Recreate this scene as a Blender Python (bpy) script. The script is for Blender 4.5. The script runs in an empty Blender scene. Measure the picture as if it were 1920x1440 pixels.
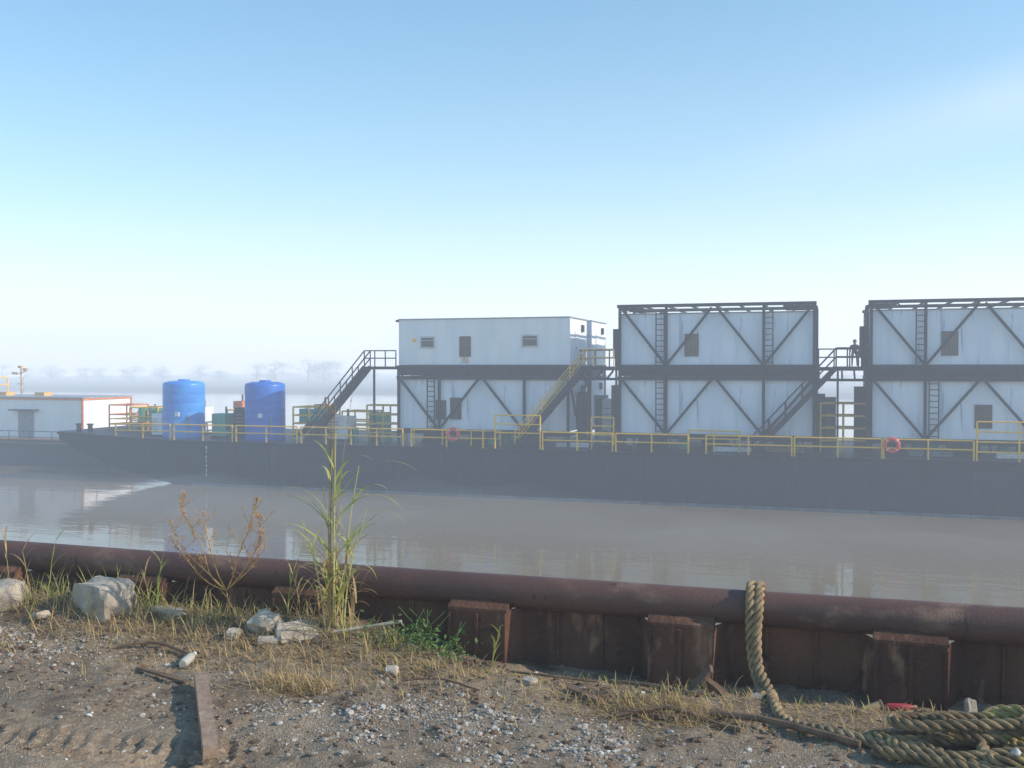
import bpy, math, random
from mathutils import Vector, Matrix, noise
R = random.Random(11)
V = Vector
scene = bpy.context.scene
COL = scene.collection

# ------------------------------------------------------------------ mesh builder
class MB:
    def __init__(s):
        s.v = []; s.f = []
    def add(s, vs, fs):
        o = len(s.v); s.v += [tuple(p) for p in vs]; s.f += [tuple(i + o for i in f) for f in fs]
    def box(s, x0, x1, y0, y1, z0, z1):
        s.add([(x0,y0,z0),(x1,y0,z0),(x1,y1,z0),(x0,y1,z0),(x0,y0,z1),(x1,y0,z1),(x1,y1,z1),(x0,y1,z1)],
              [(0,3,2,1),(4,5,6,7),(0,1,5,4),(1,2,6,5),(2,3,7,6),(3,0,4,7)])
        return s
    def beam(s, a, b, w=.1, h=.1, up=(0,0,1)):
        a = V(a); b = V(b); d = (b-a).normalized(); up = V(up)
        if abs(d.dot(up)) > .98: up = V((0,1,0))
        r = d.cross(up).normalized(); u = r.cross(d).normalized()
        r = r*w/2; u = u*h/2
        s.add([a-r-u,a+r-u,a+r+u,a-r+u,b-r-u,b+r-u,b+r+u,b-r+u],
              [(3,2,1,0),(4,5,6,7),(0,1,5,4),(1,2,6,5),(2,3,7,6),(3,0,4,7)])
        return s
    def sweep(s, pts, rad, n=6, cap=True, frames=None):
        pts = [V(p) for p in pts]; N = len(pts)
        if not hasattr(rad, '__len__'): rad = [rad]*N
        o = len(s.v); prev = None
        for i, p in enumerate(pts):
            d = (pts[min(i+1,N-1)] - pts[max(i-1,0)])
            if d.length < 1e-7: d = V((0,0,1))
            d.normalize()
            if prev is None:
                a = V((0,0,1)) if abs(d.z) < .9 else V((1,0,0))
                prev = d.cross(a).normalized()
            prev = (prev - d*prev.dot(d))
            if prev.length < 1e-6: prev = d.orthogonal()
            prev.normalize(); q = d.cross(prev)
            for k in range(n):
                t = 2*math.pi*k/n
                s.v.append(tuple(p + (prev*math.cos(t) + q*math.sin(t))*rad[i]))
        for i in range(N-1):
            for k in range(n):
                s.f.append((o+i*n+k, o+i*n+(k+1)%n, o+(i+1)*n+(k+1)%n, o+(i+1)*n+k))
        if cap:
            s.f.append(tuple(o+k for k in reversed(range(n))))
            s.f.append(tuple(o+(N-1)*n+k for k in range(n)))
        return s
    def tube(s, a, b, r=.03, n=6):
        return s.sweep([a, b], r, n)
    def lathe(s, c, prof, n=24, axis='z'):
        o = len(s.v)
        for (r, z) in prof:
            for k in range(n):
                t = 2*math.pi*k/n
                if axis == 'z': s.v.append((c[0]+r*math.cos(t), c[1]+r*math.sin(t), c[2]+z))
                elif axis == 'x': s.v.append((c[0]+z, c[1]+r*math.cos(t), c[2]+r*math.sin(t)))
                else: s.v.append((c[0]+r*math.sin(t), c[1]+z, c[2]+r*math.cos(t)))
        for i in range(len(prof)-1):
            for k in range(n):
                s.f.append((o+i*n+k, o+i*n+(k+1)%n, o+(i+1)*n+(k+1)%n, o+(i+1)*n+k))
        s.f.append(tuple(o+k for k in reversed(range(n))))
        s.f.append(tuple(o+(len(prof)-1)*n+k for k in range(n)))
        return s
    def blade(s, base, az, L, lean, droop, w, seg=7, twist=0):
        p = V(base); ang = math.pi/2 - lean
        side = V((-math.sin(az), math.cos(az), 0))
        ca, sa = math.cos(az), math.sin(az)
        o = len(s.v)
        for i in range(seg+1):
            t = i/seg
            ww = w*(min(1, .45+2.2*t))*(1-t**2.2)/2 + .0004
            sd = side.copy()
            sd.rotate(Matrix.Rotation(twist*t, 3, V((0,0,1))))
            s.v.append(tuple(p - sd*ww)); s.v.append(tuple(p + sd*ww))
            p = p + V((ca*math.cos(ang), sa*math.cos(ang), math.sin(ang)))*(L/seg)
            ang -= droop/seg*(0.4+1.2*t)
        for i in range(seg):
            s.f.append((o+2*i, o+2*i+1, o+2*i+3, o+2*i+2))

ORG = {}
def mesh_obj(name, mb, mat, origin=(0,0,0), smooth=False):
    ox, oy, oz = origin
    me = bpy.data.meshes.new(name)
    me.from_pydata([(x-ox, y-oy, z-oz) for x, y, z in mb.v], [], mb.f)
    me.update()
    if smooth:
        for p in me.polygons: p.use_smooth = True
        try: me.set_sharp_from_angle(angle=math.radians(40))
        except Exception: pass
    if mat: me.materials.append(mat)
    ob = bpy.data.objects.new(name, me)
    COL.objects.link(ob)
    return ob
def top(name, mb, mat, label, category, origin, group=None, smooth=False, kind=None):
    ob = mesh_obj(name, mb, mat, origin, smooth)
    ob.location = origin; ORG[ob.name] = tuple(origin)
    ob["label"] = label; ob["category"] = category
    if group: ob["group"] = group
    if kind: ob["kind"] = kind
    return ob
def thing(name, label, category, origin, group=None):
    ob = bpy.data.objects.new(name, None); ob.empty_display_size = .2
    COL.objects.link(ob); ob.location = origin; ORG[ob.name] = tuple(origin)
    ob["label"] = label; ob["category"] = category
    if group: ob["group"] = group
    return ob
def part(parent, name, mb, mat, label=None, smooth=False):
    o = ORG[parent.name]
    ob = mesh_obj(name, mb, mat, o, smooth)
    ob.parent = parent; ORG[ob.name] = o
    if label: ob["label"] = label
    return ob
def copy_thing(src, loc, rotz=0, scale=1, label=None):
    n = src.copy(); COL.objects.link(n); n.location = loc
    n.rotation_euler = (0, 0, rotz); n.scale = (scale,)*3 if not hasattr(scale, '__len__') else scale
    if label: n["label"] = label
    for c in src.children:
        k = c.copy(); COL.objects.link(k); k.parent = n
        for g in c.children:
            q = g.copy(); COL.objects.link(q); q.parent = k
    return n

# ------------------------------------------------------------------ materials
def mat(name, c1, c2=None, scale=4, thr=(.35,.65), rough=.7, metal=0, stretch=(1,1,1),
        bump=0, bscale=30, c3=None, scale3=3, thr3=(.6,.7), stretch3=(1,1,1), trans=0, spec=.5, detail=6, c4=None, scale4=3, thr4=(.6,.7), stretch4=(1,1,1)):
    m = bpy.data.materials.new(name); m.use_nodes = True
    nt = m.node_tree; N = nt.nodes; L = nt.links
    b = N['Principled BSDF']
    b.inputs['Roughness'].default_value = rough; b.inputs['Metallic'].default_value = metal
    b.inputs['Specular IOR Level'].default_value = spec
    tc = N.new('ShaderNodeTexCoord')
    def noi(sc, st, dt=detail):
        mp = N.new('ShaderNodeMapping'); mp.inputs['Scale'].default_value = st
        L.new(tc.outputs['Object'], mp.inputs['Vector'])
        n = N.new('ShaderNodeTexNoise'); n.inputs['Scale'].default_value = sc
        n.inputs['Detail'].default_value = dt; n.inputs['Roughness'].default_value = .6
        L.new(mp.outputs[0], n.inputs['Vector']); return n
    def ramp(src, t):
        r = N.new('ShaderNodeMapRange'); r.interpolation_type = 'SMOOTHSTEP'
        r.inputs['From Min'].default_value = t[0]; r.inputs['From Max'].default_value = t[1]
        L.new(src, r.inputs['Value']); return r.outputs[0]
    c2 = c2 or tuple(x*.75 for x in c1)
    n1 = noi(scale, stretch)
    mx = N.new('ShaderNodeMix'); mx.data_type = 'RGBA'
    mx.inputs[6].default_value = (*c1, 1); mx.inputs[7].default_value = (*c2, 1)
    L.new(ramp(n1.outputs['Fac'], thr), mx.inputs[0]); out = mx.outputs[2]
    for cc, ss, tt, st in ((c3,scale3,thr3,stretch3),(c4,scale4,thr4,stretch4)):
        if cc:
            n3 = noi(ss, st)
            m3 = N.new('ShaderNodeMix'); m3.data_type = 'RGBA'; m3.inputs[7].default_value = (*cc, 1)
            L.new(out, m3.inputs[6]); L.new(ramp(n3.outputs['Fac'], tt), m3.inputs[0]); out = m3.outputs[2]
    L.new(out, b.inputs['Base Color'])
    if bump:
        nb = noi(bscale, (1,1,1)); bp = N.new('ShaderNodeBump')
        bp.inputs['Strength'].default_value = bump; bp.inputs['Distance'].default_value = .02
        L.new(nb.outputs['Fac'], bp.inputs['Height']); L.new(bp.outputs[0], b.inputs['Normal'])
    if trans:
        tr = N.new('ShaderNodeBsdfTranslucent'); L.new(out, tr.inputs['Color'])
        ms = N.new('ShaderNodeMixShader'); ms.inputs[0].default_value = trans
        L.new(b.outputs[0], ms.inputs[1]); L.new(tr.outputs[0], ms.inputs[2])
        L.new(ms.outputs[0], N['Material Output'].inputs['Surface'])
    return m

M_white = mat('white_painted_panel', (.83,.84,.87), (.74,.77,.82), 1.3, (.35,.7), .55, stretch=(1.2,1.2,.25),
              c3=(.52,.51,.50), scale3=2.2, thr3=(.60,.80), stretch3=(2.5,2.5,.12), c4=(.42,.30,.18), scale4=1.5, thr4=(.70,.80), stretch4=(5,5,.25))
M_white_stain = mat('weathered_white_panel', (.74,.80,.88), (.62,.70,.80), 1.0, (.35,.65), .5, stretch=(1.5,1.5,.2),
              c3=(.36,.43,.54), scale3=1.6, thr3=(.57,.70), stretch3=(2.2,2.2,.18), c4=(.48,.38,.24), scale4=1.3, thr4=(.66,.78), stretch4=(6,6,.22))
M_house = mat('bright_white_siding', (.84,.84,.84), (.78,.79,.80), 1.5, rough=.5, stretch=(1,1,.3))
M_roof = mat('grey_roof_sheet', (.34,.36,.40), (.25,.27,.3), 2)
M_steel = mat('dark_painted_steel', (.007,.009,.016), (.015,.017,.025), 3, rough=.7, c3=(.05,.03,.02), scale3=6, thr3=(.66,.76), spec=.3)
M_hull = mat('black_hull_paint', (.006,.010,.024), (.014,.020,.038), .7, (.35,.7), .55, stretch=(.6,1,1.6),
             c3=(.045,.036,.036), scale3=1.1, thr3=(.57,.76), stretch3=(1.6,1,.22), bump=.15, bscale=3, spec=.35)
M_yellow = mat('yellow_safety_paint', (.92,.54,.015), (.80,.45,.02), 5, rough=.5, c3=(.36,.18,.05), scale3=9, thr3=(.67,.75))
M_yellow_dk = mat('faded_yellow_steel', (.70,.46,.04), (.52,.34,.05), 5, c3=(.18,.10,.05), scale3=7, thr3=(.6,.7))
M_blue = mat('blue_polyethylene', (.006,.115,.52), (.010,.14,.60), .8, rough=.42, stretch=(1,1,.3))
M_blue_lt = mat('light_blue_polyethylene', (.015,.20,.68), (.05,.36,.80), .5, (.4,.7), rough=.42)
M_green = mat('green_machine_paint', (.015,.30,.22), (.02,.38,.28), 3, rough=.5)
M_glass = mat('dark_window_glass', (.02,.03,.04), (.04,.05,.06), 2, rough=.15)
M_frame = mat('pale_window_trim', (.60,.60,.57), (.46,.45,.42), 4)
M_rust = mat('rusty_brown_trim', (.12,.075,.05), (.07,.045,.04), 6, rough=.85)
M_tangrille = mat('tan_rusty_grille', (.22,.15,.09), (.13,.09,.07), 6, rough=.85)
M_ruststain = mat('rust_run_stain', (.40,.26,.13), (.68,.64,.58), 3, (.35,.6), stretch=(6,6,.6))
M_orange = mat('orange_red_trim', (.78,.24,.06), (.62,.18,.05), 4)
M_ring = mat('orange_red_lifebuoy', (.80,.06,.02), (.70,.05,.02), 4, rough=.5)
M_ringw = mat('white_lifebuoy_band', (.8,.8,.78), None, 4)
M_grey = mat('grey_machine_paint', (.26,.28,.31), (.18,.20,.22), 3)
M_tan = mat('tan_cargo_cover', (.72,.42,.11), (.55,.32,.09), 3)
M_black = mat('black_tarpaulin', (.012,.012,.015), (.02,.02,.025), 3, rough=.6, bump=.4, bscale=8)
M_mark = mat('white_mark_paint', (.8,.8,.8), (.68,.68,.68), 8)
M_pipe = mat('rusty_steel_pipe', (.155,.080,.062), (.098,.052,.047), 2.2, (.35,.65), .6, .0, stretch=(.5,1,1), bump=.25, bscale=70,
             c3=(.27,.165,.115), scale3=4, thr3=(.54,.75), stretch3=(.6,1,1), c4=(.06,.034,.032), scale4=14, thr4=(.64,.72), spec=.35)
M_pile = mat('rusted_sheet_pile_steel', (.165,.082,.052), (.090,.046,.034), 2.2, (.35,.65), .92, stretch=(1,1,.6), bump=.7, bscale=35,
             c3=(.30,.17,.11), scale3=5, thr3=(.55,.72), stretch3=(1.4,1,.5), c4=(.05,.030,.025), scale4=8, thr4=(.57,.72), spec=.12)
M_conc = mat('weathered_concrete', (.54,.47,.38), (.37,.31,.25), 6, rough=.95, bump=.8, bscale=25, c3=(.24,.20,.15), scale3=9, thr3=(.56,.7), spec=.2)
M_plank = mat('weathered_timber', (.38,.26,.18), (.27,.175,.12), 3, rough=.85, stretch=(6,6,6), bump=.6, bscale=18, c3=(.44,.34,.26), scale3=4, thr3=(.55,.7))
M_bark = mat('dark_driftwood', (.13,.085,.058), (.21,.14,.095), 9, rough=.95, bump=.7, bscale=35, spec=.2)
M_rope = mat('old_tan_rope', (.46,.34,.20), (.27,.195,.12), 10, (.38,.62), .95, bump=.7, bscale=150, c3=(.54,.42,.24), scale3=5, thr3=(.54,.7), spec=.1)
M_ropedk = mat('old_dark_rope', (.38,.275,.155), (.17,.12,.075), 7, (.38,.62), .95, bump=.7, bscale=150, c3=(.56,.44,.17), scale3=4, thr3=(.52,.66), spec=.1)
M_reed = mat('reed_leaf', (.38,.44,.085), (.58,.56,.20), 6, rough=.5, trans=.45)
M_stem = mat('reed_stem', (.44,.47,.17), (.54,.48,.22), 8, rough=.6)
M_dead = mat('dead_leaf', (.62,.45,.21), (.42,.29,.14), 12, rough=.85, trans=.3)
M_weed = mat('brown_dried_weed', (.46,.25,.09), (.60,.36,.13), 15, rough=.9, trans=.2)
M_vine = mat('green_vine_leaf', (.08,.17,.035), (.15,.24,.06), 12, rough=.6, trans=.3)
M_tree = mat('hazy_tree_foliage', (.08,.10,.08), (.11,.13,.10), 1.2, rough=.9, trans=.2)
M_bank = mat('far_bank_soil', (.13,.13,.11), (.10,.11,.09), .2)
M_pebble = mat('gravel_stone', (.44,.40,.35), (.25,.22,.19), 18, (.4,.6), .9, c3=(.64,.61,.56), scale3=11, thr3=(.56,.63), spec=.2)
M_clear = mat('cloudy_plastic', (.50,.48,.43), (.4,.38,.34), 9, rough=.3)
M_red = mat('dull_red_plastic', (.42,.045,.055), (.32,.03,.04), 9, rough=.4)
M_card = mat('tan_cardboard', (.40,.27,.15), (.30,.20,.12), 9)
M_dark = mat('dark_clothes', (.02,.02,.028), (.03,.03,.04), 5)
M_skin = mat('skin', (.42,.25,.17), (.36,.21,.15), 5)
M_hat = mat('red_brown_cloth', (.10,.03,.03), (.07,.02,.02), 5)

# ------------------------------------------------------------------ ground
def sm(x, a, b):
    t = max(0, min(1, (x-a)/(b-a))); return t*t*(3-2*t)
def fb(u, v, s, o=0):
    return noise.fractal(V((u*s+o, v*s-o, o*.37)), 1.0, 2.0, 4)
def gh(u, v):
    h = .030*fb(u, v, .9) + .022*fb(u, v, 3.2, 5) + .011*fb(u, v, 13, 9) + .006*noise.noise(V((u*45, v*45, 2)))
    h += .09*math.exp(-((u+4.9)/1.4)**2-((v-5.55)/.45)**2)
    h += .08*math.exp(-((u+2.9)/.6)**2-((v-5.65)/.3)**2)
    h += .06*sm(v, 5.2, 5.7)*sm(-u, 2.2, 3.0)
    h -= .10*sm(v, 5.25, 5.65)*sm(u, -2.5, -1.6)
    h += .04*math.exp(-((u+.6)/.45)**2-((v-5.3)/.18)**2)
    d = (v-3.78) - .16*(u+3.2)      # tyre rut
    if abs(d) < .22 and u < -2.3:
        w = sm(.22-abs(d), 0, .08)*sm(-2.3-u, 0, .4)
        h -= w*(.022 + .012*math.sin(u*70+abs(d)*40))
    return h
def lin(a, b, st):
    n = int(round((b-a)/st)); return [a+(b-a)*i/n for i in range(n+1)]
us = [-900,-400,-150,-60,-30,-18,-12,-9.5] + lin(-8, 3.2, .025) + [4.5,7,12,20,40,100,300,900]
vs = [-900,-300,-100,-40,-15,-6,-1,1.2,2.4] + lin(3.2, 5.94, .025)
g = MB()
for v in vs:
    for u in us: g.v.append((u, v, gh(u, v)))
nu = len(us)
for j in range(len(vs)-1):
    for i in range(nu-1):
        g.f.append((j*nu+i, j*nu+i+1, (j+1)*nu+i+1, (j+1)*nu+i))
def ground_mat():
    m = bpy.data.materials.new('muddy_gravel_soil'); m.use_nodes = True
    nt = m.node_tree; N = nt.nodes; L = nt.links; b = N['Principled BSDF']
    b.inputs['Specular IOR Level'].default_value = .3
    tc = N.new('ShaderNodeTexCoord')
    def noi(sc, dt=8, ro=.65):
        n = N.new('ShaderNodeTexNoise'); n.inputs['Scale'].default_value = sc; n.inputs['Detail'].default_value = dt
        n.inputs['Roughness'].default_value = ro; L.new(tc.outputs['Object'], n.inputs['Vector']); return n.outputs['Fac']
    def rng(s, a, c, lo=0, hi=1):
        r = N.new('ShaderNodeMapRange'); r.interpolation_type = 'SMOOTHSTEP'
        for k, x in zip(('From Min','From Max','To Min','To Max'), (a, c, lo, hi)): r.inputs[k].default_value = x
        L.new(s, r.inputs['Value']); return r.outputs[0]
    def mix(f, a, c):
        x = N.new('ShaderNodeMix'); x.data_type = 'RGBA'; L.new(f, x.inputs[0])
        for s, k in ((a, 6), (c, 7)):
            if isinstance(s, tuple): x.inputs[k].default_value = (*s, 1)
            else: L.new(s, x.inputs[k])
        return x.outputs[2]
    base = mix(rng(noi(2.2), .35, .65), (.215,.152,.098), (.345,.262,.180))
    base = mix(rng(noi(38, 4), .5, .68), base, (.41,.33,.245))
    patch = rng(noi(.8, 5), .50, .64)
    vo = N.new('ShaderNodeTexVoronoi'); vo.inputs['Scale'].default_value = 85; L.new(tc.outputs['Object'], vo.inputs['Vector'])
    st = rng(vo.outputs['Distance'], .30, .50, 1, 0)
    mul = N.new('ShaderNodeMath'); mul.operation = 'MULTIPLY'; L.new(st, mul.inputs[0]); L.new(patch, mul.inputs[1])
    base = mix(mul.outputs[0], base, (.44,.39,.32))
    wet = rng(noi(1.1, 4), .50, .62)
    base = mix(wet, base, (.125,.084,.054))
    base = mix(rng(noi(7, 5), .57, .72), base, (.125,.084,.055))
    L.new(base, b.inputs['Base Color'])
    L.new(rng(wet, 0, 1, .95, .6), b.inputs['Roughness'])
    ad = N.new('ShaderNodeMath'); ad.operation = 'ADD'; L.new(noi(60, 6), ad.inputs[0]); L.new(mul.outputs[0], ad.inputs[1])
    bp = N.new('ShaderNodeBump'); bp.inputs['Strength'].default_value = 1; bp.inputs['Distance'].default_value = .014
    L.new(ad.outputs[0], bp.inputs['Height']); L.new(bp.outputs[0], b.inputs['Normal'])
    return m
gr = top('ground', g, ground_mat(), 'brown muddy bank with gravel and debris', 'ground', (0,0,0), smooth=True, kind='structure')

# ------------------------------------------------------------------ water, far bank, mist
WZ = -6.45; DZ = -3.4
wm = bpy.data.materials.new('murky_river_water'); wm.use_nodes = True
nt = wm.node_tree; N = nt.nodes; L = nt.links; b = N['Principled BSDF']
b.inputs['Base Color'].default_value = (.200,.150,.088,1); b.inputs['Roughness'].default_value = .045; b.inputs['IOR'].default_value = 1.30
tc = N.new('ShaderNodeTexCoord')
prev = None
for sc, st, dist in ((.55,(.5,1.6,1),.016), (2.4,(.45,1.5,1),.0055), (.12,(1,1,1),.02)):
    mp = N.new('ShaderNodeMapping'); mp.inputs['Scale'].default_value = st; L.new(tc.outputs['Object'], mp.inputs['Vector'])
    n = N.new('ShaderNodeTexNoise'); n.inputs['Scale'].default_value = sc; n.inputs['Detail'].default_value = 2
    L.new(mp.outputs[0], n.inputs['Vector'])
    bp = N.new('ShaderNodeBump'); bp.inputs['Strength'].default_value = 1; bp.inputs['Distance'].default_value = dist
    L.new(n.outputs['Fac'], bp.inputs['Height'])
    if prev: L.new(prev, bp.inputs['Normal'])
    prev = bp.outputs[0]
L.new(prev, b.inputs['Normal'])
w = MB(); w.add([(-2500,5.95,WZ),(2500,5.95,WZ),(2500,3500,WZ),(-2500,3500,WZ)], [(0,1,2,3)])
top('water', w, wm, 'calm murky grey river water with mist', 'water', (0,0,WZ), kind='structure')

fbk = MB(); n = 120
for i in range(n+1):
    u = -520 + 760*i/n; e = 4*noise.noise(V((u*.05, 0, 3)))
    fbk.v += [(u, 273+e, WZ-.2), (u, 278+e, WZ+1.0), (u, 900, WZ+1.4)]
for i in range(n):
    a = i*3; fbk.f += [(a,a+3,a+4,a+1), (a+1,a+4,a+5,a+2)]
top('far_bank', fbk, M_bank, 'low distant river bank fading into mist', 'river bank', (0,275,WZ), kind='structure')

def haze(name, dens, em, col=(.68,.80,1.0)):
    hm = bpy.data.materials.new(name); hm.use_nodes = True; t = hm.node_tree
    t.nodes.remove(t.nodes['Principled BSDF'])
    s1 = t.nodes.new('ShaderNodeVolumeScatter'); s1.inputs['Color'].default_value = (.88,.94,1,1)
    s1.inputs['Density'].default_value = dens; s1.inputs['Anisotropy'].default_value = .15
    e1 = t.nodes.new('ShaderNodeEmission'); e1.inputs['Color'].default_value = (*col,1); e1.inputs['Strength'].default_value = dens*em  # emission added to the haze: stands in for multiple scattering and gives ambient fill
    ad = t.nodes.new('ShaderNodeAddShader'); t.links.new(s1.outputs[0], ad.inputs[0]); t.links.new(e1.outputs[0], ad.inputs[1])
    t.links.new(ad.outputs[0], t.nodes['Material Output'].inputs['Volume'])
    return hm
top('mist', MB().box(-850,850,-60,1000,WZ-1.2,38), haze('morning_haze_glow_volume', .0029, .56), 'thin pale morning mist over the river, with added glow', 'mist', (0,400,WZ), kind='structure')
HW = haze('steam_wisp_glow_volume', .009, .35)
for i, (uc, vc, ru, rv, rz) in enumerate(((-40,46,18,7,2.0),(-17,44,16,6,2.0),(3,45,13,6,1.4))):
    mb = MB(); nu_, nv_ = 56, 14
    for a in range(nv_+1):
        ph_ = math.pi*a/nv_ - math.pi/2
        for k in range(nu_):
            th_ = 2*math.pi*k/nu_
            dx, dy, dz = math.cos(ph_)*math.cos(th_), math.cos(ph_)*math.sin(th_), math.sin(ph_)
            q = 1+.35*noise.noise(V((dx*2.2+i*7, dy*2.2, dz*1.5)))
            zz = dz*rz*(q+.4*noise.noise(V((dx*3+i, dy*2, 4))))
            mb.v.append((uc+dx*ru*q, vc+dy*rv*q, WZ+.15+zz*(1 if zz > 0 else .15)))
    for a in range(nv_):
        for k in range(nu_): mb.f.append((a*nu_+k, a*nu_+(k+1)%nu_, (a+1)*nu_+(k+1)%nu_, (a+1)*nu_+k))
    top('mist', mb, HW, 'faint low wisp of steam on the water, with added glow', 'mist', (uc,vc,WZ), kind='structure', smooth=True)

# ------------------------------------------------------------------ sheet pile wall + pipe
PV = 5.90
wl = MB(); per = 1.24; u0 = -2.225; prof = []
for k in range(-46, 44):
    a = u0 + k*per
    prof += [(a, 5.735), (a+.36, 5.735), (a+.44, 5.90), (a+per-.08, 5.90)]
zt = .262
th = .012
capm = MB()
for i in range(len(prof)-1):
    (a, va), (c, vc) = prof[i], prof[i+1]
    near = va < 5.8 and vc < 5.8
    o = len(wl.v)
    wl.v += [(a,va,-7.5),(c,vc,-7.5),(c,vc,zt),(a,va,zt),(a,va+th,-7.5),(c,vc+th,-7.5),(c,vc+th,zt),(a,va+th,zt)]
    wl.f += [(o,o+1,o+2,o+3),(o+5,o+4,o+7,o+6),(o+3,o+2,o+6,o+7)]
    if near:
        m_ = (a+c)/2
        wl.box(m_-.010, m_+.010, 5.714, 5.733, -7.4, zt-.025)
        wl.box(a-.004, a+.012, 5.720, 5.733, -7.4, zt-.03)
        wl.box(c-.012, c+.004, 5.722, 5.733, -7.4, zt-.03)
        ns = 10
        o = len(capm.v); a0, c0 = a-.01, c+.01
        for s_ in range(ns+1):
            x = a0+(c0-a0)*s_/ns; e = .010*noise.noise(V((x*11,2,0)))
            capm.v += [(x, 5.730, zt-.012+e), (x, 5.733, zt+.004), (x, 5.816, .305)]
        for s_ in range(ns):
            q = o+s_*3; capm.f += [(q,q+3,q+4,q+1),(q+1,q+4,q+5,q+2)]
        capm.add([(a0,5.733,zt-.01),(a0,5.733,zt+.004),(a0,5.816,.305),(a0,5.86,zt-.01)], [(0,1,2,3)])
        capm.add([(c0,5.733,zt-.01),(c0,5.733,zt+.004),(c0,5.816,.305),(c0,5.86,zt-.01)], [(3,2,1,0)])
    elif va > 5.8 and vc > 5.8:
        for f_ in (.30,.68):
            m_ = a+(c-a)*f_
            wl.box(m_-.007, m_+.007, 5.884, 5.898, -7.4, zt-.012)
sw = thing('sheet_pile_wall', 'rusty brown corrugated steel sheet pile wall', 'retaining wall', (0,5.9,0))
part(sw, 'wall', wl, M_pile)
part(sw, 'cap_plate', capm, M_pile)

pp = thing('steel_pipe', 'long rusty brown steel pipe capping the wall', 'pipe', (0,PV,.35))
pm = MB(); pts = []; rad = []
x = -60
while x < 50:
    pts.append((x, PV, .352 + .004*math.sin(x*.7))); rad.append(.100+.0012*math.sin(x*3.1)); x += .25
pm.sweep(pts, rad, 32)
part(pp, 'pipe_body', pm, M_pipe, smooth=True)
for xx in (-5.1, .72):
    part(pp, 'weld_seam', MB().sweep([(xx-.010,PV,.352),(xx,PV,.352),(xx+.010,PV,.352)], [.1015,.1030,.1015], 32, cap=False), M_rust, smooth=True)

# ------------------------------------------------------------------ barge
bg = thing('barge', 'long black steel deck barge with raked bow', 'barge', (-11,66,WZ))
hp = [(-53.3,-2.95),(-53.3,-3.55),(-51.5,-4.35),(-48.8,-5.3),(-45.5,-6.1),(-42.5,-6.6),(-38,-7.4),(30,-7.4),(30,DZ),(-44,DZ),(-48,DZ+.10),(-51,DZ+.27)]
h = MB(); n = len(hp)
h.v = [(a,59,z) for a,z in hp] + [(a,73,z) for a,z in hp]
h.f = [tuple(range(n)), tuple(reversed(range(n,2*n)))] + [(i, i+n, (i+1)%n+n, (i+1)%n) for i in range(n)]
part(bg, 'hull', h, M_hull)
rr = MB()
rr.beam((-44,58.93,DZ-.10),(30,58.93,DZ-.10),.14,.2); rr.beam((-53.35,58.93,-3.07),(-44,58.93,DZ-.1),.14,.2)
for i in range(28):
    uu = -41 + i*2.55
    rr.box(uu-.03, uu+.03, 58.975, 58.997, -6.4, DZ-.2)
part(bg, 'rubbing_strake', rr, M_steel)
wlm = MB().box(-42, 30, 58.985, 58.998, WZ, WZ+.13)
part(bg, 'waterline_stain', wlm, mat('pale_waterline_scum', (.20,.20,.21), (.06,.07,.08), 2, stretch=(.4,1,1)))
for uu in (-52.3,-51.3):
    bl = MB().lathe((uu,59.9,-3.05), [(.2,0),(.17,.05),(.17,.5),(.25,.55),(.25,.62),(.1,.64)], 12)
    part(bg, 'bollard', bl, M_steel, smooth=True)
def text_part(parent, name, txt, loc, size, m):
    cu = bpy.data.curves.new('txt', 'FONT'); cu.body = txt; cu.size = size; cu.extrude = .003
    to = bpy.data.objects.new('txt', cu); COL.objects.link(to)
    bpy.context.view_layer.update()
    d = bpy.context.evaluated_depsgraph_get()
    me = bpy.data.meshes.new_from_object(to.evaluated_get(d))
    bpy.data.objects.remove(to)
    me.materials.clear(); me.materials.append(m)
    ob = bpy.data.objects.new(name, me); COL.objects.link(ob)
    o = ORG[parent.name]; ob.parent = parent
    ob.location = (loc[0]-o[0], loc[1]-o[1], loc[2]-o[2]); ob.rotation_euler = (math.pi/2, 0, 0)
    return ob
for i, ch in enumerate('8765432'):
    text_part(bg, 'draft_mark', ch, (-40.9, 58.96, -3.95-.31*i), .32, M_mark)

b2 = thing('deck_barge', 'low dark flat barge carrying a white deckhouse', 'barge', (-75,72,WZ))
part(b2, 'hull', MB().box(-98,-55,66,80,-7.2,-4.6), M_hull)
part(b2, 'rubbing_strake', MB().box(-98,-54.9,65.9,65.99,-4.85,-4.62), M_steel)
rl = MB()
for z in (-4.1,-3.6): rl.tube((-98,66.3,z),(-56,66.3,z),.03)
for i in range(20): rl.tube((-98+i*2.2,66.3,-4.6),(-98+i*2.2,66.3,-3.6),.03)
top('deck_railing', rl, M_steel, 'thin dark railing along a low barge', 'railing', (-76,66.3,-4.6))
hs = thing('deckhouse', 'long white deckhouse with orange-red trim', 'deckhouse', (-67,71,-4.6))
part(hs, 'wall', MB().box(-75,-59,68,74,-4.45,-.95), M_house)
tr = MB()
for a, c in (((-75,67.97,-.98),(-58.95,67.97,-.98)), ((-58.97,67.97,-.98),(-58.97,74,-.98)), ((-58.97,67.97,-.98),(-58.97,67.97,-4.4)), ((-58.97,74,-1),(-58.97,74,-4.4)),
             ((-75,67.97,-4.4),(-58.95,67.97,-4.4)), ((-58.97,67.97,-4.4),(-58.97,74,-4.4))):
    tr.beam(a, c, .14, .14)
part(hs, 'corner_trim', tr, M_orange)
part(hs, 'roof', MB().box(-75.1,-58.85,67.9,74.1,-.90,-.82), M_roof)
dr = part(hs, 'door', MB().box(-65.6,-64.0,67.93,67.99,-4.3,-2.0), M_grey)
part(dr, 'canopy', MB().box(-66.1,-63.5,67.3,67.98,-1.98,-1.88), M_steel)
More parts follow.
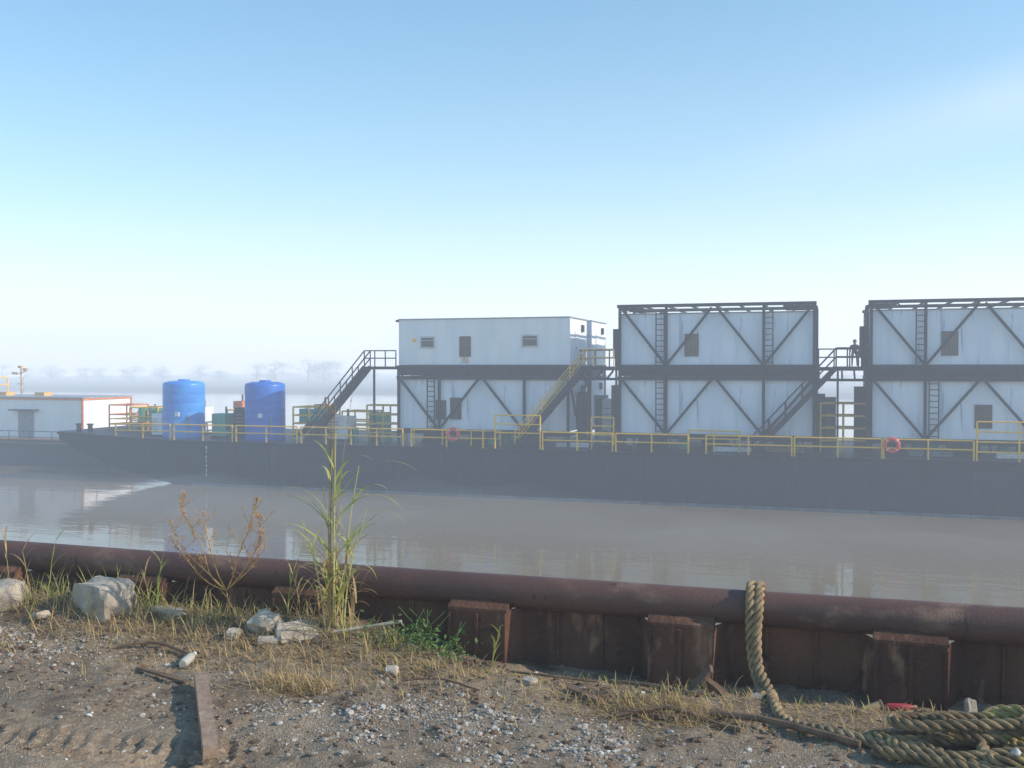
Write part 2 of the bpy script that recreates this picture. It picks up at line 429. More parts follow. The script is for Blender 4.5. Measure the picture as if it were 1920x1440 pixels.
for i in range(3):
    part(hs, 'vent', MB().box(-74+i*4.1,-73+i*4.1,70,71,-.82,-.5), M_tan)
lm = thing('light_mast', 'thin lattice mast with floodlights on the barge', 'light mast', (-73,76,-4.6))
m1 = MB(); m1.tube((-73,76,-4.6),(-73,76,1.6),.07); m1.tube((-73.6,76,1.0),(-72.4,76,1.3),.04); m1.tube((-73.5,76,.1),(-72.6,76,.1),.04)
for z in (-2,-1,0): m1.tube((-73,76,z),(-72.6,76,z+.9),.03)
part(lm, 'mast', m1, M_tan)
for uu, z in ((-73.7,1.1),(-72.4,1.45),(-73,1.7)):
    part(lm, 'floodlight', MB().box(uu-.2,uu+.2,75.8,76.1,z-.1,z+.12), M_tan)
cr = thing('yellow_tower_frame', 'yellow steel access tower on the barge', 'tower', (-76.3,76,-4.6))
m1 = MB()
for a in (-77.6,-75.6):
    for c in (75,77): m1.tube((a,c,-4.6),(a,c,.7),.08)
for z in (-.9,0,.7):
    for c in (75,77): m1.tube((-77.6,c,z),(-75.6,c,z),.06)
    for a in (-77.6,-75.6): m1.tube((a,75,z),(a,77,z),.06)
part(cr, 'frame', m1, M_yellow); part(cr, 'platform', MB().box(-77.6,-75.6,75,77,-.98,-.9), M_tan)

# ------------------------------------------------------------------ cabins
F = 61.0; DEP = 4.7
def window(par, uc, zc, w, h, kind, v):
    if kind == 'wide':
        fr = MB(); t = .10
        fr.box(uc-w/2-t,uc+w/2+t,v-.05,v-.003,zc+h/2,zc+h/2+t); fr.box(uc-w/2-t,uc+w/2+t,v-.07,v-.003,zc-h/2-t,zc-h/2)
        fr.box(uc-w/2-t,uc-w/2,v-.05,v-.003,zc-h/2+.001,zc+h/2-.001); fr.box(uc+w/2,uc+w/2+t,v-.05,v-.003,zc-h/2+.001,zc+h/2-.001)
        fr.box(uc-w/2+.002,uc+w/2-.002,v-.04,v-.014,zc+h*.18,zc+h*.18+.04)
        wn = part(par, 'window', MB().box(uc-w/2,uc+w/2,v-.012,v-.002,zc-h/2,zc+h/2), M_glass)
        part(wn, 'frame', fr, M_frame)
    else:
        fr = MB(); t = .06
        fr.box(uc-w/2-t,uc+w/2+t,v-.06,v-.003,zc+h/2,zc+h/2+t); fr.box(uc-w/2-t,uc+w/2+t,v-.08,v-.003,zc-h/2-t,zc-h/2)
        fr.box(uc-w/2-t,uc-w/2,v-.06,v-.003,zc-h/2+.001,zc+h/2-.001); fr.box(uc+w/2,uc+w/2+t,v-.06,v-.003,zc-h/2+.001,zc+h/2-.001)
        fr.box(uc-w/2+.001,uc+w/2-.001,v-.055,v-.003,zc-.03,zc+.03)
        wn = part(par, 'window', MB().box(uc-w/2,uc+w/2,v-.012,v-.002,zc-h/2,zc+h/2), M_glass)
        part(wn, 'frame', fr, M_rust)
        gb = MB()
        for i in range(6):
            x = uc-w/2+(i+.5)*w/6; gb.box(x-.015,x+.015,v-.045,v-.02,zc-h/2,zc+h/2)
        for i in range(6):
            z = zc+(i+.5)*h/12; gb.box(uc-w/2,uc+w/2,v-.05,v-.046,z-.03,z+.02)
        part(wn, 'security_grille', gb, M_tangrille if zc > 0 else M_rust)
def cabin(u0, u1, v0, v1, z0, z1, label, m, wins=(), roof=True):
    c = thing('cabin', label, 'portable cabin', ((u0+u1)/2,(v0+v1)/2,z0), 'stacked portable cabins on the barge')
    wb = MB().box(u0,u1,v0,v1,z0,z1)
    nseam = 9
    for i in range(1, nseam):
        x = u0+(u1-u0)*i/nseam; wb.box(x-.02,x+.02,v0-.008,v0-.001,z0+.02,z1-.02)
    for x in (u0,u1):
        wb.box(x-.05,x+.05,v0-.03,v0+.05,z0-.005,z1+.005)
    part(c, 'wall', wb, m)
    rf = MB().box(u0-.08,u1+.08,v0-.08,v1+.08,z1+.006,z1+.07)
    part(c, 'roof', rf, M_roof)
    sk = MB().box(u0-.03,u1+.03,v0-.04,v0+.1,z0-.14,z0-.006).box(u0-.03,u1+.03,v1-.1,v1+.04,z0-.14,z0-.006)
    part(c, 'base_beam', sk, M_steel)
    for (uc, zc, w, h, kd) in wins: window(c, uc, zc, w, h, kd, v0)
    dd = MB().box(u1+.002,u1+.05,v0+1.4,v0+2.35,z0+.06,z0+2.15)
    d = part(c, 'door', dd, M_house if m is M_white else M_white_stain)
    part(d, 'handle', MB().box(u1+.05,u1+.09,v0+1.5,v0+1.56,z0+1.0,z0+1.15), M_steel)
    part(c, 'vent', MB().box(u1+.002,u1+.12,v0+3.1,v0+3.6,z1-.8,z1-.35), M_steel)
    return c
Z0L, Z1L, Z0U, Z1U = -2.35, .92, 1.86, 4.84
B1 = (-27.2,-15.55); B2 = (-12.3,-.74); B3 = (2.35,14.0)
c1 = cabin(*B1, F, F+DEP, Z0U, Z1U, 'white cabin on upper level with three windows', M_white,
      [(-25.2,3.33,.86,.6,'wide'), (-22.55,3.05,.66,1.2,'sash'), (-18.15,3.38,.95,.62,'wide')])
part(c1, 'rust_stain', MB().box(-22.85,-22.3,F-.006,F-.002,1.95,2.36), M_ruststain)
part(c1, 'notice_sign', MB().box(-26.25,-26.0,F-.02,F-.004,3.35,3.6), M_yellow)
part(c1, 'corner_lamp', MB().box(-27.45,-27.24,F-.1,F+.1,4.7,4.85), M_steel)
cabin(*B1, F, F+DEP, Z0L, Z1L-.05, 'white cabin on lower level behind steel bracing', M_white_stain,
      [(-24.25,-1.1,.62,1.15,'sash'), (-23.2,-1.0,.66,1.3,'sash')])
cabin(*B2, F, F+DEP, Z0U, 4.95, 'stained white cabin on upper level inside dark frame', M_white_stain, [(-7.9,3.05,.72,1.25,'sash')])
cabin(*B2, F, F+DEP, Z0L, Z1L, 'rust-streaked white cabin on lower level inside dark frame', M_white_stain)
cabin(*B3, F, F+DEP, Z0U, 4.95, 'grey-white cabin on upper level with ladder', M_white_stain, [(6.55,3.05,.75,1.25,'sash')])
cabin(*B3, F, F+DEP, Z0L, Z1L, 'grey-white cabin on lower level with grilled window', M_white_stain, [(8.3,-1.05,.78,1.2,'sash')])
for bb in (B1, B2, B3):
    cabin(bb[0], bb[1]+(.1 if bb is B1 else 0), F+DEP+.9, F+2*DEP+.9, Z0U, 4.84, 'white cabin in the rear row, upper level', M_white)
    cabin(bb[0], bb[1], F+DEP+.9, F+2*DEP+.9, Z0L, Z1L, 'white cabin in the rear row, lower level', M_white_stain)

def ladder(mb, uc, v, z0, z1, w=.5):
    for x in (uc-w/2, uc+w/2): mb.beam((x,v,z0),(x,v,z1),.07,.07)
    z = z0+.2
    while z < z1: mb.tube((uc-w/2,v,z),(uc+w/2,v,z),.03); z += .33
def frame(bb, upper=True, ladders=((1,.9),)):
    a, c = bb; v = F-.22; vb = F+2*DEP+1.1
    t = thing('support_frame', 'dark steel braced frame holding two cabin levels' if upper else 'dark steel frame bracing the lower cabins', 'steel frame', ((a+c)/2, F, DZ), 'steel frames around the cabins')
    q = (c-a)/4
    topz = 5.42 if upper else 1.7
    for x in (a+.02, a+q, a+3*q, c-.02):
        for vv in (v, vb): part(t, 'post', MB().beam((x,vv,DZ),(x,vv,topz),.16,.16), M_steel)
    for x in (a-.08, c+.08):
        part(t, 'post', MB().beam((x, F+DEP+.4, DZ),(x, F+DEP+.4, topz),.16,.16), M_steel)
        if upper: part(t, 'post', MB().beam((x, F+2.2, DZ),(x, F+2.2, topz),.14,.14), M_steel)
    bm_ = MB()
    for vv in (v, vb):
        for z, h_ in ((1.68,.28),(1.02,.20),(-2.55,.26)):
            bm_.beam((a-.1,vv,z),(c+.1,vv,z),.16,h_)
    bm_.box(a, c, F+.05, vb-.1, 1.15, 1.62)
    for x in (a-.02,c+.02):
        for z in (1.68,1.02,-2.55): bm_.beam((x,v,z),(x,vb,z),.14,.18)
    for i in range(13):
        x = a+(c-a)*i/12; bm_.beam((x,v,1.1),(x,v,1.56),.08,.08)
    part(t, 'floor_beam', bm_, M_steel)
    def W(z0, z1):
        for (p, r) in (((a+.15,z1),(a+q,z0)),((a+q,z0),(a+2*q-.15,z1)),((a+2*q+.15,z1),(a+3*q,z0)),((a+3*q,z0),(c-.15,z1))):
            part(t, 'diagonal_brace', MB().beam((p[0],v-.09,p[1]),(r[0],v-.09,r[1]),.11,.15), M_steel)
    W(-2.4, .95)
    if upper: W(1.8, 5.3)
    for lv in ((-2.4,.95),)+(((1.8,5.3),) if upper else ()):
        part(t, 'diagonal_brace', MB().beam((c+.06,v,lv[1]),(c+.06,v+DEP*.5,lv[0]),.13,.13), M_steel)
        part(t, 'diagonal_brace', MB().beam((c+.06,v+DEP*.5,lv[0]),(c+.06,v+DEP,lv[1]),.13,.13), M_steel)
    if upper:
        rf = MB()
        for vv in (v, F+DEP+.2, vb): rf.beam((a-.15,vv,5.46),(c+.1,vv,5.46),.12,.20)
        for i in range(9):
            x = a+(c-a)*i/8; rf.beam((x,v,5.455),(x,vb,5.455),.10,.12)
        for (xa, xb) in ((a+.1,a+1.4),(c-1.8,c-.1)):
            rf.box(xa, xb, v+.1, F+DEP, 5.30, 5.36)
            for k in range(3): rf.beam((xa+(xb-xa)*k/2.1+.05, v+.02, 5.40),(xa+(xb-xa)*k/2.1+.35, v+.02, 5.08),.05,.08)
        rf.beam((a,v,5.11),(c,v,5.11),.05,.05)
        part(t, 'roof_frame', rf, M_steel)
    for (lu, lv) in ladders:
        l = MB(); z0, z1 = ((-2.4,1.0) if lv == 0 else (1.8,5.2))
        ladder(l, lu, v-.2, z0, z1)
        part(t, 'ladder', l, M_steel)
    return t
frame(B1, False, ((-24.8,0),))
frame(B2, True, ((-9.75,1),(-9.75,0),(-3.35,1)))
frame(B3, True, ((5.0,1),(5.7,0)))

# ------------------------------------------------------------------ stairways
def stairs(ut, zt, ub, zb, v0, v1, u_end, m_rail, m_rail_low, label, rr=.036):
    t = thing('stairway', label, 'stairway', (ub, (v0+v1)/2, zb), 'steel stairways up to the cabins')
    for v in (v0, v1):
        part(t, 'stringer', MB().beam((ub,v,zb+.02),(ut,v,zt-.05),.07,.32), M_steel)
    nst = 21
    for i in range(nst):
        f = (i+.7)/(nst+.5); x = ub+(ut-ub)*f; z = zb+(zt-zb)*f
        part(t, 'tread', MB().box(x-.14,x+.14,v0+.05,v1-.05,z-.035,z+.025), M_steel)
    part(t, 'landing', MB().box(ut-.05,u_end,v0-.02,v1+.5,zt-.2,zt), M_steel)
    mx_ = (ub+(ut-ub)*.5, zb+(zt-zb)*.5)
    for v in (v0, v1):
        lo = MB(); hi = MB()
        for hh in (.55, 1.05):
            lo.tube((ub,v,zb+hh),(mx_[0],v,mx_[1]+hh),rr); hi.tube((mx_[0],v,mx_[1]+hh),(ut,v,zt+hh),rr)
        for i in range(6):
            f = i/5; x = ub+(ut-ub)*f; z = zb+(zt-zb)*f
            (lo if f < .5 else hi).tube((x,v,z),(x,v,z+1.05),rr*.9)
        if v == v0:
            for hh in (.55,1.05): hi.tube((ut,v,zt+hh),(u_end,v,zt+hh),rr)
            x = ut
            while x < u_end+.01: hi.tube((x,v,zt),(x,v,zt+1.05),rr*.9); x += (u_end-ut)/3
        part(t, 'handrail', lo, m_rail_low); part(t, 'handrail', hi, m_rail)
    for x in (ut+.1, u_end-.1): part(t, 'support_leg', MB().beam((x,v1+.4,zb),(x,v1+.4,zt-.2),.12,.12), M_steel)
    return t
stairs(-29.6, 1.75, -34.1, DZ, 60.6, 61.5, -27.3, M_steel, M_steel, 'dark steel stairway rising to the first upper cabin', .045)
stairs(-14.25, 1.75, -18.7, DZ, 59.55, 60.4, -12.4, M_yellow_dk, M_yellow, 'steel stairway with yellow handrails between two cabins', .034)
stairs(.45, 1.75, -4.2, DZ, 59.55, 60.4, 2.25, M_steel, M_steel, 'dark steel stairway between two framed cabins', .05)

for gi, (a, c) in enumerate(((B1[1],B2[0]),(B2[1],B3[0]))):
    wk = thing('walkway', 'dark raised walkway bridging the gap between cabins', 'walkway', ((a+c)/2,63,1.6), 'raised walkways')
    part(wk, 'platform', MB().box(a+.1,c-.1,61.1,63.2,1.5,1.72), M_steel)
    r_ = MB()
    for z in (2.3,2.8): r_.tube((a+.1,63.2,z),(c-.1,63.2,z),.045)
    for i in range(4): r_.tube((a+.2+i*(c-a-.4)/3,63.2,1.72),(a+.2+i*(c-a-.4)/3,63.2,2.8),.045)
    part(wk, 'handrail', r_, M_steel)
    cb_ = MB()
    for i in range(5): cb_.beam((a+.15+i*(c-a-.3)/4, 61.3, 1.0),(a+.15+i*(c-a-.3)/4, 63.1, 1.45), .1, .1)
    for v in (61.2, 63.1): cb_.beam((a+.1,v,.95),(c-.1,v,.95),.12,.14)
    part(wk, 'support_bracket', cb_, M_steel)
    for k, (x0, x1, v, zt_, m_) in enumerate(((a+.5,a+1.25,66,-.2,M_rust if a > -5 else M_grey),(c-.85,c-.2,62.4,.55,M_steel),(a+.15,a+.6,62.5,.1,M_steel))):
        el = thing('electrical_cabinet', 'dark steel cabinet standing between the cabins', 'cabinet', ((x0+x1)/2,v,DZ), 'cabinets between the cabins')
        part(el, 'housing', MB().box(x0,x1,v,v+.9,DZ+.05,zt_), m_)
        part(el, 'door', MB().box(x0+.06,x1-.06,v-.03,v-.005,DZ+.3,zt_-.2), M_steel)
    ac = thing('air_conditioner', 'dark machine box mounted on the cabin wall', 'air conditioner', (c-.3,62.5,2.4), 'wall units beside the walkways')
    part(ac, 'housing', MB().box(c-.58,c-.06,61.6,62.6,2.3,4.1), M_steel)
    part(ac, 'grille', MB().box(c-.54,c-.1,61.56,61.597,2.5,3.4), M_steel)
    part(ac, 'duct', MB().box(c-.5,c-.2,61.8,62.2,1.74,2.298), M_steel)

# ------------------------------------------------------------------ deck railings, rings
def railing(a, c, v=59.2, h=1.1, rails=2, m=None, lab='yellow tubular safety railing along the barge edge'):
    r = MB()
    n = max(1, round((c-a)/2.0))
    for i in range(n+1):
        x = a+(c-a)*i/n; r.tube((x,v,DZ),(x,v,DZ+h),.05)
    for k in range(rails):
        z = DZ+h-.0-k*(.5 if rails == 2 else .55); r.tube((a,v,z),(c,v,z),.045)
    return top('deck_railing', r, m or M_yellow, lab, 'railing', ((a+c)/2,v,DZ), 'yellow safety railings on the barge')
for a, c in ((-48.5,-43.9),(-43.6,-38.9),(-38.6,-33.9),(-33.6,-26.2),(-25.6,-20.7),(-16.8,-12.4),(-12.2,-7.85),(-6.8,-1.95),(-1.8,2.9),(3.0,7.6)):
    railing(a, c)
railing(-19.9, -16.95, h=2.1, rails=3, lab='tall yellow railing beside the foot of the stairs')
railing(7.75, 14, h=2.15, rails=4, lab='tall yellow railing with several bars')
railing(-26.0,-20,v=60.6,h=1.0); railing(-14,-12.6,v=60.5,h=2.0,rails=3,lab='yellow gate railing at the stairs'); railing(-8,-5,v=60.6,h=1.3)
for (uc, zc) in ((-22.65,-2.55),(3.42,-2.62)):
    t = thing('life_ring', 'orange-red life ring hung on the yellow railing', 'life ring', (uc,59.1,zc), 'life rings on the railing')
    def tor(mb, R0, r0, t0=0, t1=2*math.pi, nn=24):
        pts = [(uc+R0*math.cos(t0+(t1-t0)*i/nn),59.04,zc+R0*math.sin(t0+(t1-t0)*i/nn)) for i in range(nn+1)]
        mb.sweep(pts, r0, 10)
    ring = MB(); tor(ring, .35, .10)
    part(t, 'ring', ring, M_ring, smooth=True)
    for k in range(4):
        bd = MB(); tor(bd, .35, .105, math.pi/4+k*math.pi/2-.06, math.pi/4+k*math.pi/2+.06, 4)
        part(t, 'band', bd, M_ringw, smooth=True)

# ------------------------------------------------------------------ tanks
def tank(uc, vc, r, H, m, lab):
    t = thing('storage_tank', lab, 'tank', (uc,vc,DZ), 'blue plastic storage tanks')
    pr = [(r*.98,0),(r,.08)]
    for i in range(1, 6):
        z = .08+(H-.45)*i/6
        pr += [(r,z-.05),(r*.994,z),(r,z+.05)]
    pr += [(r,H-.30),(r*.985,H-.20),(r*.93,H-.12),(r*.7,H-.04),(r*.34,H)]
    part(t, 'tank_body', MB().lathe((uc,vc,DZ), pr, 48), m, smooth=True)
    part(t, 'lid', MB().lathe((uc,vc,DZ+H-.01), [(.42,0),(.42,.08),(.36,.11),(.1,.12)], 20), m, smooth=True)
    part(t, 'outlet_pipe', MB().tube((uc+r*.8,vc-r*.75,DZ+.3),(uc+r*.8,vc-r*.75,DZ+1.7),.05,10), M_grey)
    part(t, 'label_plate', MB().box(uc+.28,uc+.60,vc-r*.99,vc-r*.93,DZ+1.6,DZ+1.9), M_mark)
    for dx in (-.95,.95): part(t, 'lifting_lug', MB().box(uc+dx-.12,uc+dx+.12,vc-.1,vc+.1,DZ+H-.3,DZ+H-.02), m)
tank(-44.5, 61.6, 1.47, 4.12, M_blue_lt, 'light blue plastic tank on the barge deck')
tank(-37.8, 61.6, 1.40, 4.08, M_blue, 'deep blue plastic tank on the barge deck')

# ------------------------------------------------------------------ deck equipment
def rack(name, lab, cat, u0,u1,v0,v1,zt,levels,m,plat=None):
    t = thing(name, lab, cat, ((u0+u1)/2,(v0+v1)/2,DZ))
    r = MB(); nx = max(1, round((u1-u0)/1.5))
    for i in range(nx+1):
        x = u0+(u1-u0)*i/nx
        for v in (v0,v1): r.tube((x,v,DZ),(x,v,zt),.06)
    for k in range(1, levels+1):
        z = DZ+(zt-DZ)*k/levels
        for v in (v0,v1): r.tube((u0,v,z),(u1,v,z),.055)
        for x in (u0,u1): r.tube((x,v0,z),(x,v1,z),.055)
    part(t, 'frame', r, m)
    pl = MB().box(u0,u1,v0,v1,DZ+(zt-DZ)*.5,DZ+(zt-DZ)*.5+.06)
    part(t, 'platform', pl, plat or M_tan)
    return t
rack('scaffold','yellow scaffold between the two framed cabins','scaffold',-.4,2.2,62.2,64,-.45,4,M_yellow)
rack('scaffold','yellow scaffold at the foot of the stairway','scaffold',-30,-27.6,61.8,63,-.9,4,M_yellow_dk)
rack('equipment_rack','yellow rack of pipework near the tanks','rack',-35.8,-33.2,62,64,-1.1,4,M_yellow, M_orange)
rack('equipment_rack','yellow frame on the bow deck','rack',-50.3,-47.8,63,65,-1.35,3,M_yellow)
rack('equipment_rack','yellow low frame beside stair','rack',-32.5,-30.4,63,65,-1.4,3,M_yellow)
rack('equipment_rack','yellow frame behind the blue tanks','rack',-42.8,-39.6,64.5,66,-1.5,3,M_yellow)
rack('equipment_rack','orange pipe rack on the bow deck','rack',-52.6,-50.6,63.5,65.5,-1.2,3,M_orange)
dr0 = thing('drum', 'green steel drum lying on the deck frame', 'drum', (0,0,0), 'green drums')
def drumprof(r, H): return [(r*.92,0),(r,.03),(r,H*.33),(r*1.04,H*.34),(r,H*.35),(r,H*.66),(r*1.04,H*.67),(r,H*.68),(r,H-.03),(r*.92,H)]
part(dr0, 'shell', MB().lathe((0,0,0), drumprof(.33,.95), 16), M_green, smooth=True)
part(dr0, 'cap', MB().lathe((.15,0,.95), [(.06,0),(.06,.04),(.02,.045)], 8), M_grey)
dr0.location = (-49.6,63.6,-2.35)
for i in range(1, 5): copy_thing(dr0, (-49.6+i*.75, 63.6+.2*(i%2), -2.35))
for i in range(5): copy_thing(dr0, (-47.3+i*.72, 63.2, -2.45), label='green steel drum beside the blue tank')
for x in (-35.4,-34.6,-33.8): copy_thing(dr0, (x,62.8,-2.2))
for x, v in ((-41.9,62.5),(-41.1,62.7),(-31.2,62.2),(-28.9,62.3),(-24.2,63),(-21,62),(-20.2,62.4),(-13.9,63.6),(-8.5,62),(-2,62.4),(5,62.1),(5.8,62.3),(9.5,62.2)):
    copy_thing(dr0, (x, v, DZ), label='steel drum standing on the barge deck')
def machine(u0,u1,v0,v1,z0,z1,m,lab,m2=M_grey):
    t = thing('generator', lab, 'machinery', ((u0+u1)/2,(v0+v1)/2,z0), 'deck machinery')
    part(t, 'housing', MB().box(u0,u1,v0,v1,z0+.15,z1), m)
    part(t, 'skid', MB().box(u0-.1,u1+.1,v0-.05,v0+.1,z0,z0+.148), M_steel)
    part(t, 'skid', MB().box(u0-.1,u1+.1,v1-.1,v1+.05,z0,z0+.148), M_steel)
    lv = MB(); nn = 6
    for i in range(nn):
        z = z0+.35+(z1-z0-.6)*i/nn; lv.box(u0+.1,u0+(u1-u0)*.55,v0-.03,v0-.003,z,z+.06)
    part(t, 'louvre', lv, m2)
    part(t, 'exhaust', MB().tube((u1-.3,(v0+v1)/2,z1),(u1-.3,(v0+v1)/2,z1+.5),.07,10), M_rust)
    part(t, 'hose', MB().sweep([(u1+.0,v0+.2,z0+.6),(u1+.3,v0+.1,z0+.9),(u1+.5,v0-.1,z0+.4),(u1+.6,v0-.2,z0+.05)], .05, 8), M_black)
machine(-47.2,-46.3,61.5,62.6,DZ,-1.7,M_house,'white box unit with louvres on the bow deck')
machine(-45.7,-44.6,64,65.4,DZ,-1.3,M_white,'white machine behind the blue tank')
machine(-42.3,-41.2,61.8,63,DZ,-1.65,M_green,'green pump unit between the two tanks')
machine(-40.9,-39.7,62.5,63.8,DZ,-1.25,M_steel,'dark machine between the two tanks')
machine(-33.0,-31.5,61.8,63.2,DZ,-1.7,M_house,'white box unit near the stairway')
machine(-30.9,-29.8,64,65.2,DZ,-1.5,M_green,'green machine near the stairway')
machine(-52,-50.8,66,68,DZ+.1,-1.75,M_tan,'tan machine on the bow deck')
machine(-48.9,-47.9,66,67.4,DZ,-1.1,M_tan,'tan crate-like unit on the bow deck')
machine(-35.6,-34.7,64.6,65.8,DZ,-1.0,M_orange,'orange unit behind the deep blue tank')
machine(-43.4,-42.6,66.2,67.2,DZ,-.9,M_orange,'orange unit between the blue tanks')
machine(-14.2,-13.2,64.5,66,DZ,-.4,M_white,'tall white unit between cabins')
for i, (a, c) in enumerate(((-26.5,-24.9),(-23.2,-22),(-19.8,-18.2),(-11.6,-10),(-7.6,-6),(-3.2,-1.9),(3.2,4.4),(6.8,8.5),(10.6,12))):
    machine(a, c, 63.4, 65, DZ, -2.6, (M_steel,M_black,M_rust)[i%3], 'low dark machine stored under the cabins', M_steel)
tp = MB()
for i in range(9):
    for j in range(6):
        x = -35.2+2.6*i/8; v = 60.3+1.4*j/5
        zz = DZ+.25+1.35*math.exp(-((i-5)/2.6)**2)*(1-.25*abs(j-2.5)/2.5)+.1*noise.noise(V((i*.9,j*.9,1)))
        tp.v.append((x,v,zz))
for i in range(8):
    for j in range(5): a = i*6+j; tp.f.append((a,a+6,a+7,a+1))
top('tarpaulin_heap', tp, M_black, 'black tarpaulin draped over a heap of gear', 'tarpaulin', (-34,61,DZ), smooth=True)
for (a, v, m) in ((-13.8,60.2,M_steel),(-6.5,60.9,M_mark),(-3.6,61.4,M_card),(4.5,61.2,M_grey),(9,61,M_mark),(-16.5,61.3,M_mark)):
    s = MB()
    for k in range(4): s.tube((a,v+.16*k,DZ+.08),(a+2.3,v+.16*k+.1,DZ+.08),.07,8)
    for k in range(3): s.tube((a,v+.08+.16*k,DZ+.22),(a+2.3,v+.18+.16*k,DZ+.22),.07,8)
    top('pipe_stack', s, m, 'small stack of pipes lying on the deck', 'pipes', (a+1.1,v,DZ), 'pipe stacks on deck')

# ------------------------------------------------------------------ person on the landing
def skin_person(loc):
    J = {'pel':(0,.10,.86),'sp':(0,-.02,1.02),'ch':(0,-.20,1.16),'nk':(0,-.34,1.24),'hd':(0,-.40,1.32),
         'hl':(-.10,.10,.82),'kl':(-.12,-.08,.48),'al':(-.13,.06,.09),'tl':(-.13,-.11,.04),
         'hr':(.10,.10,.82),'kr':(.13,-.12,.48),'ar':(.15,.04,.09),'tr':(.15,-.13,.04),
         'sl':(-.19,-.22,1.18),'el':(-.27,-.30,.92),'wl':(-.22,-.52,.90),
         'sr':(.19,-.22,1.18),'er':(.28,-.30,.92),'wr':(.22,-.52,.90)}
    rad = {'pel':.15,'sp':.14,'ch':.155,'nk':.06,'hd':.06,'hl':.10,'kl':.065,'al':.045,'tl':.04,'hr':.10,'kr':.065,'ar':.045,'tr':.04,
           'sl':.065,'el':.05,'wl':.035,'sr':.065,'er':.05,'wr':.035}
    E = [('pel','sp'),('sp','ch'),('ch','nk'),('nk','hd'),('pel','hl'),('hl','kl'),('kl','al'),('al','tl'),('pel','hr'),('hr','kr'),('kr','ar'),('ar','tr'),
         ('ch','sl'),('sl','el'),('el','wl'),('ch','sr'),('sr','er'),('er','wr')]
    K = list(J); me = bpy.data.meshes.new('person')
    me.from_pydata([J[k] for k in K], [(K.index(a),K.index(b)) for a,b in E], [])
    ob = bpy.data.objects.new('person', me); COL.objects.link(ob)
    ob.modifiers.new('s','SKIN')
    for i, k in enumerate(K):
        me.skin_vertices[0].data[i].radius = (rad[k],rad[k]); me.skin_vertices[0].data[i].use_root = (k == 'pel')
    ss = ob.modifiers.new('d','SUBSURF'); ss.levels = 1; ss.render_levels = 1
    me.materials.append(M_dark)
    ob.location = loc; ORG[ob.name] = (0,0,0)
    ob["label"] = 'person in dark clothes leaning on the landing rail'; ob["category"] = 'person'
    hd = MB().lathe((0,-.43,1.27), [(.05,-.02),(.075,.03),(.095,.10),(.098,.16),(.08,.22),(.03,.25)], 14)
    hd.box(-.015,.015,-.55,-.52,1.35,1.40)
    part(ob, 'head', hd, M_skin, smooth=True)
    hh = MB().lathe((0,-.42,1.39), [(.104,0),(.108,.05),(.09,.12),(.03,.155)], 14); hh.box(-.08,.08,-.59,-.49,1.39,1.41)
    part(ob, 'cap', hh, M_hat, smooth=True)
    for sx in (-1,1):
        h_ = MB(); bx = sx*.22
        h_.sweep([(bx,-.52,.90),(bx-sx*.01,-.57,.89),(bx-sx*.01,-.615,.88)], [.03,.042,.036], 8)
        for k in range(4):
            fx = bx-.033+.022*k; L_ = (.055,.065,.06,.048)[k]
            h_.sweep([(fx,-.61,.88),(fx,-.61-L_*.6,.87),(fx,-.61-L_*.8,.835)], [.011,.010,.008], 6)
        h_.sweep([(bx-sx*.035,-.56,.89),(bx-sx*.06,-.59,.88),(bx-sx*.062,-.62,.86)], [.013,.011,.009], 6)
        part(ob, 'hand', h_, M_skin, smooth=True)
skin_person((1.45, 60.26, 1.75))

# ------------------------------------------------------------------ far trees
def make_tree(seed, H):
    r = random.Random(seed)
    t = thing('tree', 'bare-edged riverside tree faint in the mist', 'tree', (0,0,0), 'trees on the far bank')
    tk = MB(); tk.sweep([(0,0,0),(.08,0,H*.3),(0,.1,H*.6),(.1,0,H*.9)], [.16,.12,.08,.02], 8)
    tips = []
    for i in range(9):
        a = r.uniform(0,6.28); z = H*r.uniform(.15,.7); L_ = H*r.uniform(.2,.4)
        e = (math.cos(a)*L_, math.sin(a)*L_, z+L_*r.uniform(.2,.9)); tk.sweep([(0,0,z),(e[0]*.5,e[1]*.5,z+L_*.25),e],[.06,.04,.012],5); tips.append(e)
    tips += [(0,0,H*.92),(0,0,H*.75)]
    part(t, 'trunk', tk, M_rust)
    cr = MB()
    for e in tips:
        for k in range(3):
            c = V(e)+V((r.gauss(0,.5),r.gauss(0,.5),r.gauss(0,.4))); s_ = H*r.uniform(.06,.14)
            for j in range(34):
                p = c+V((r.gauss(0,s_),r.gauss(0,s_),r.gauss(0,s_*.75)))
                d = V((r.gauss(0,1),r.gauss(0,1),r.gauss(0,1))).normalized(); q = d.orthogonal().normalized(); w_ = r.uniform(.07,.15)
                x_ = q*w_; y_ = d.cross(q)*w_*.7; cr.add([p-x_,p-y_,p+x_,p+y_],[(0,1,2,3)])
    part(t, 'crown', cr, M_tree)
    return t
protos = [make_tree(s, h) for s, h in ((1,6.4),(2,5.6),(3,7.6),(4,6.0))]
for i, p in enumerate(protos): p.location = ((-105,-170,-190,-240)[i], 394+i, WZ+1.1)
for i in range(52):
    u = -410 + i*9.2 + R.uniform(-4,4)
    s = R.uniform(.7,1.2)
    if abs(u+230) < 11: s = 1.6
    copy_thing(protos[i%4], (u, 396+R.uniform(-3,14), WZ+1.1), R.uniform(0,6.28), (s*1.6,s*1.6,s))

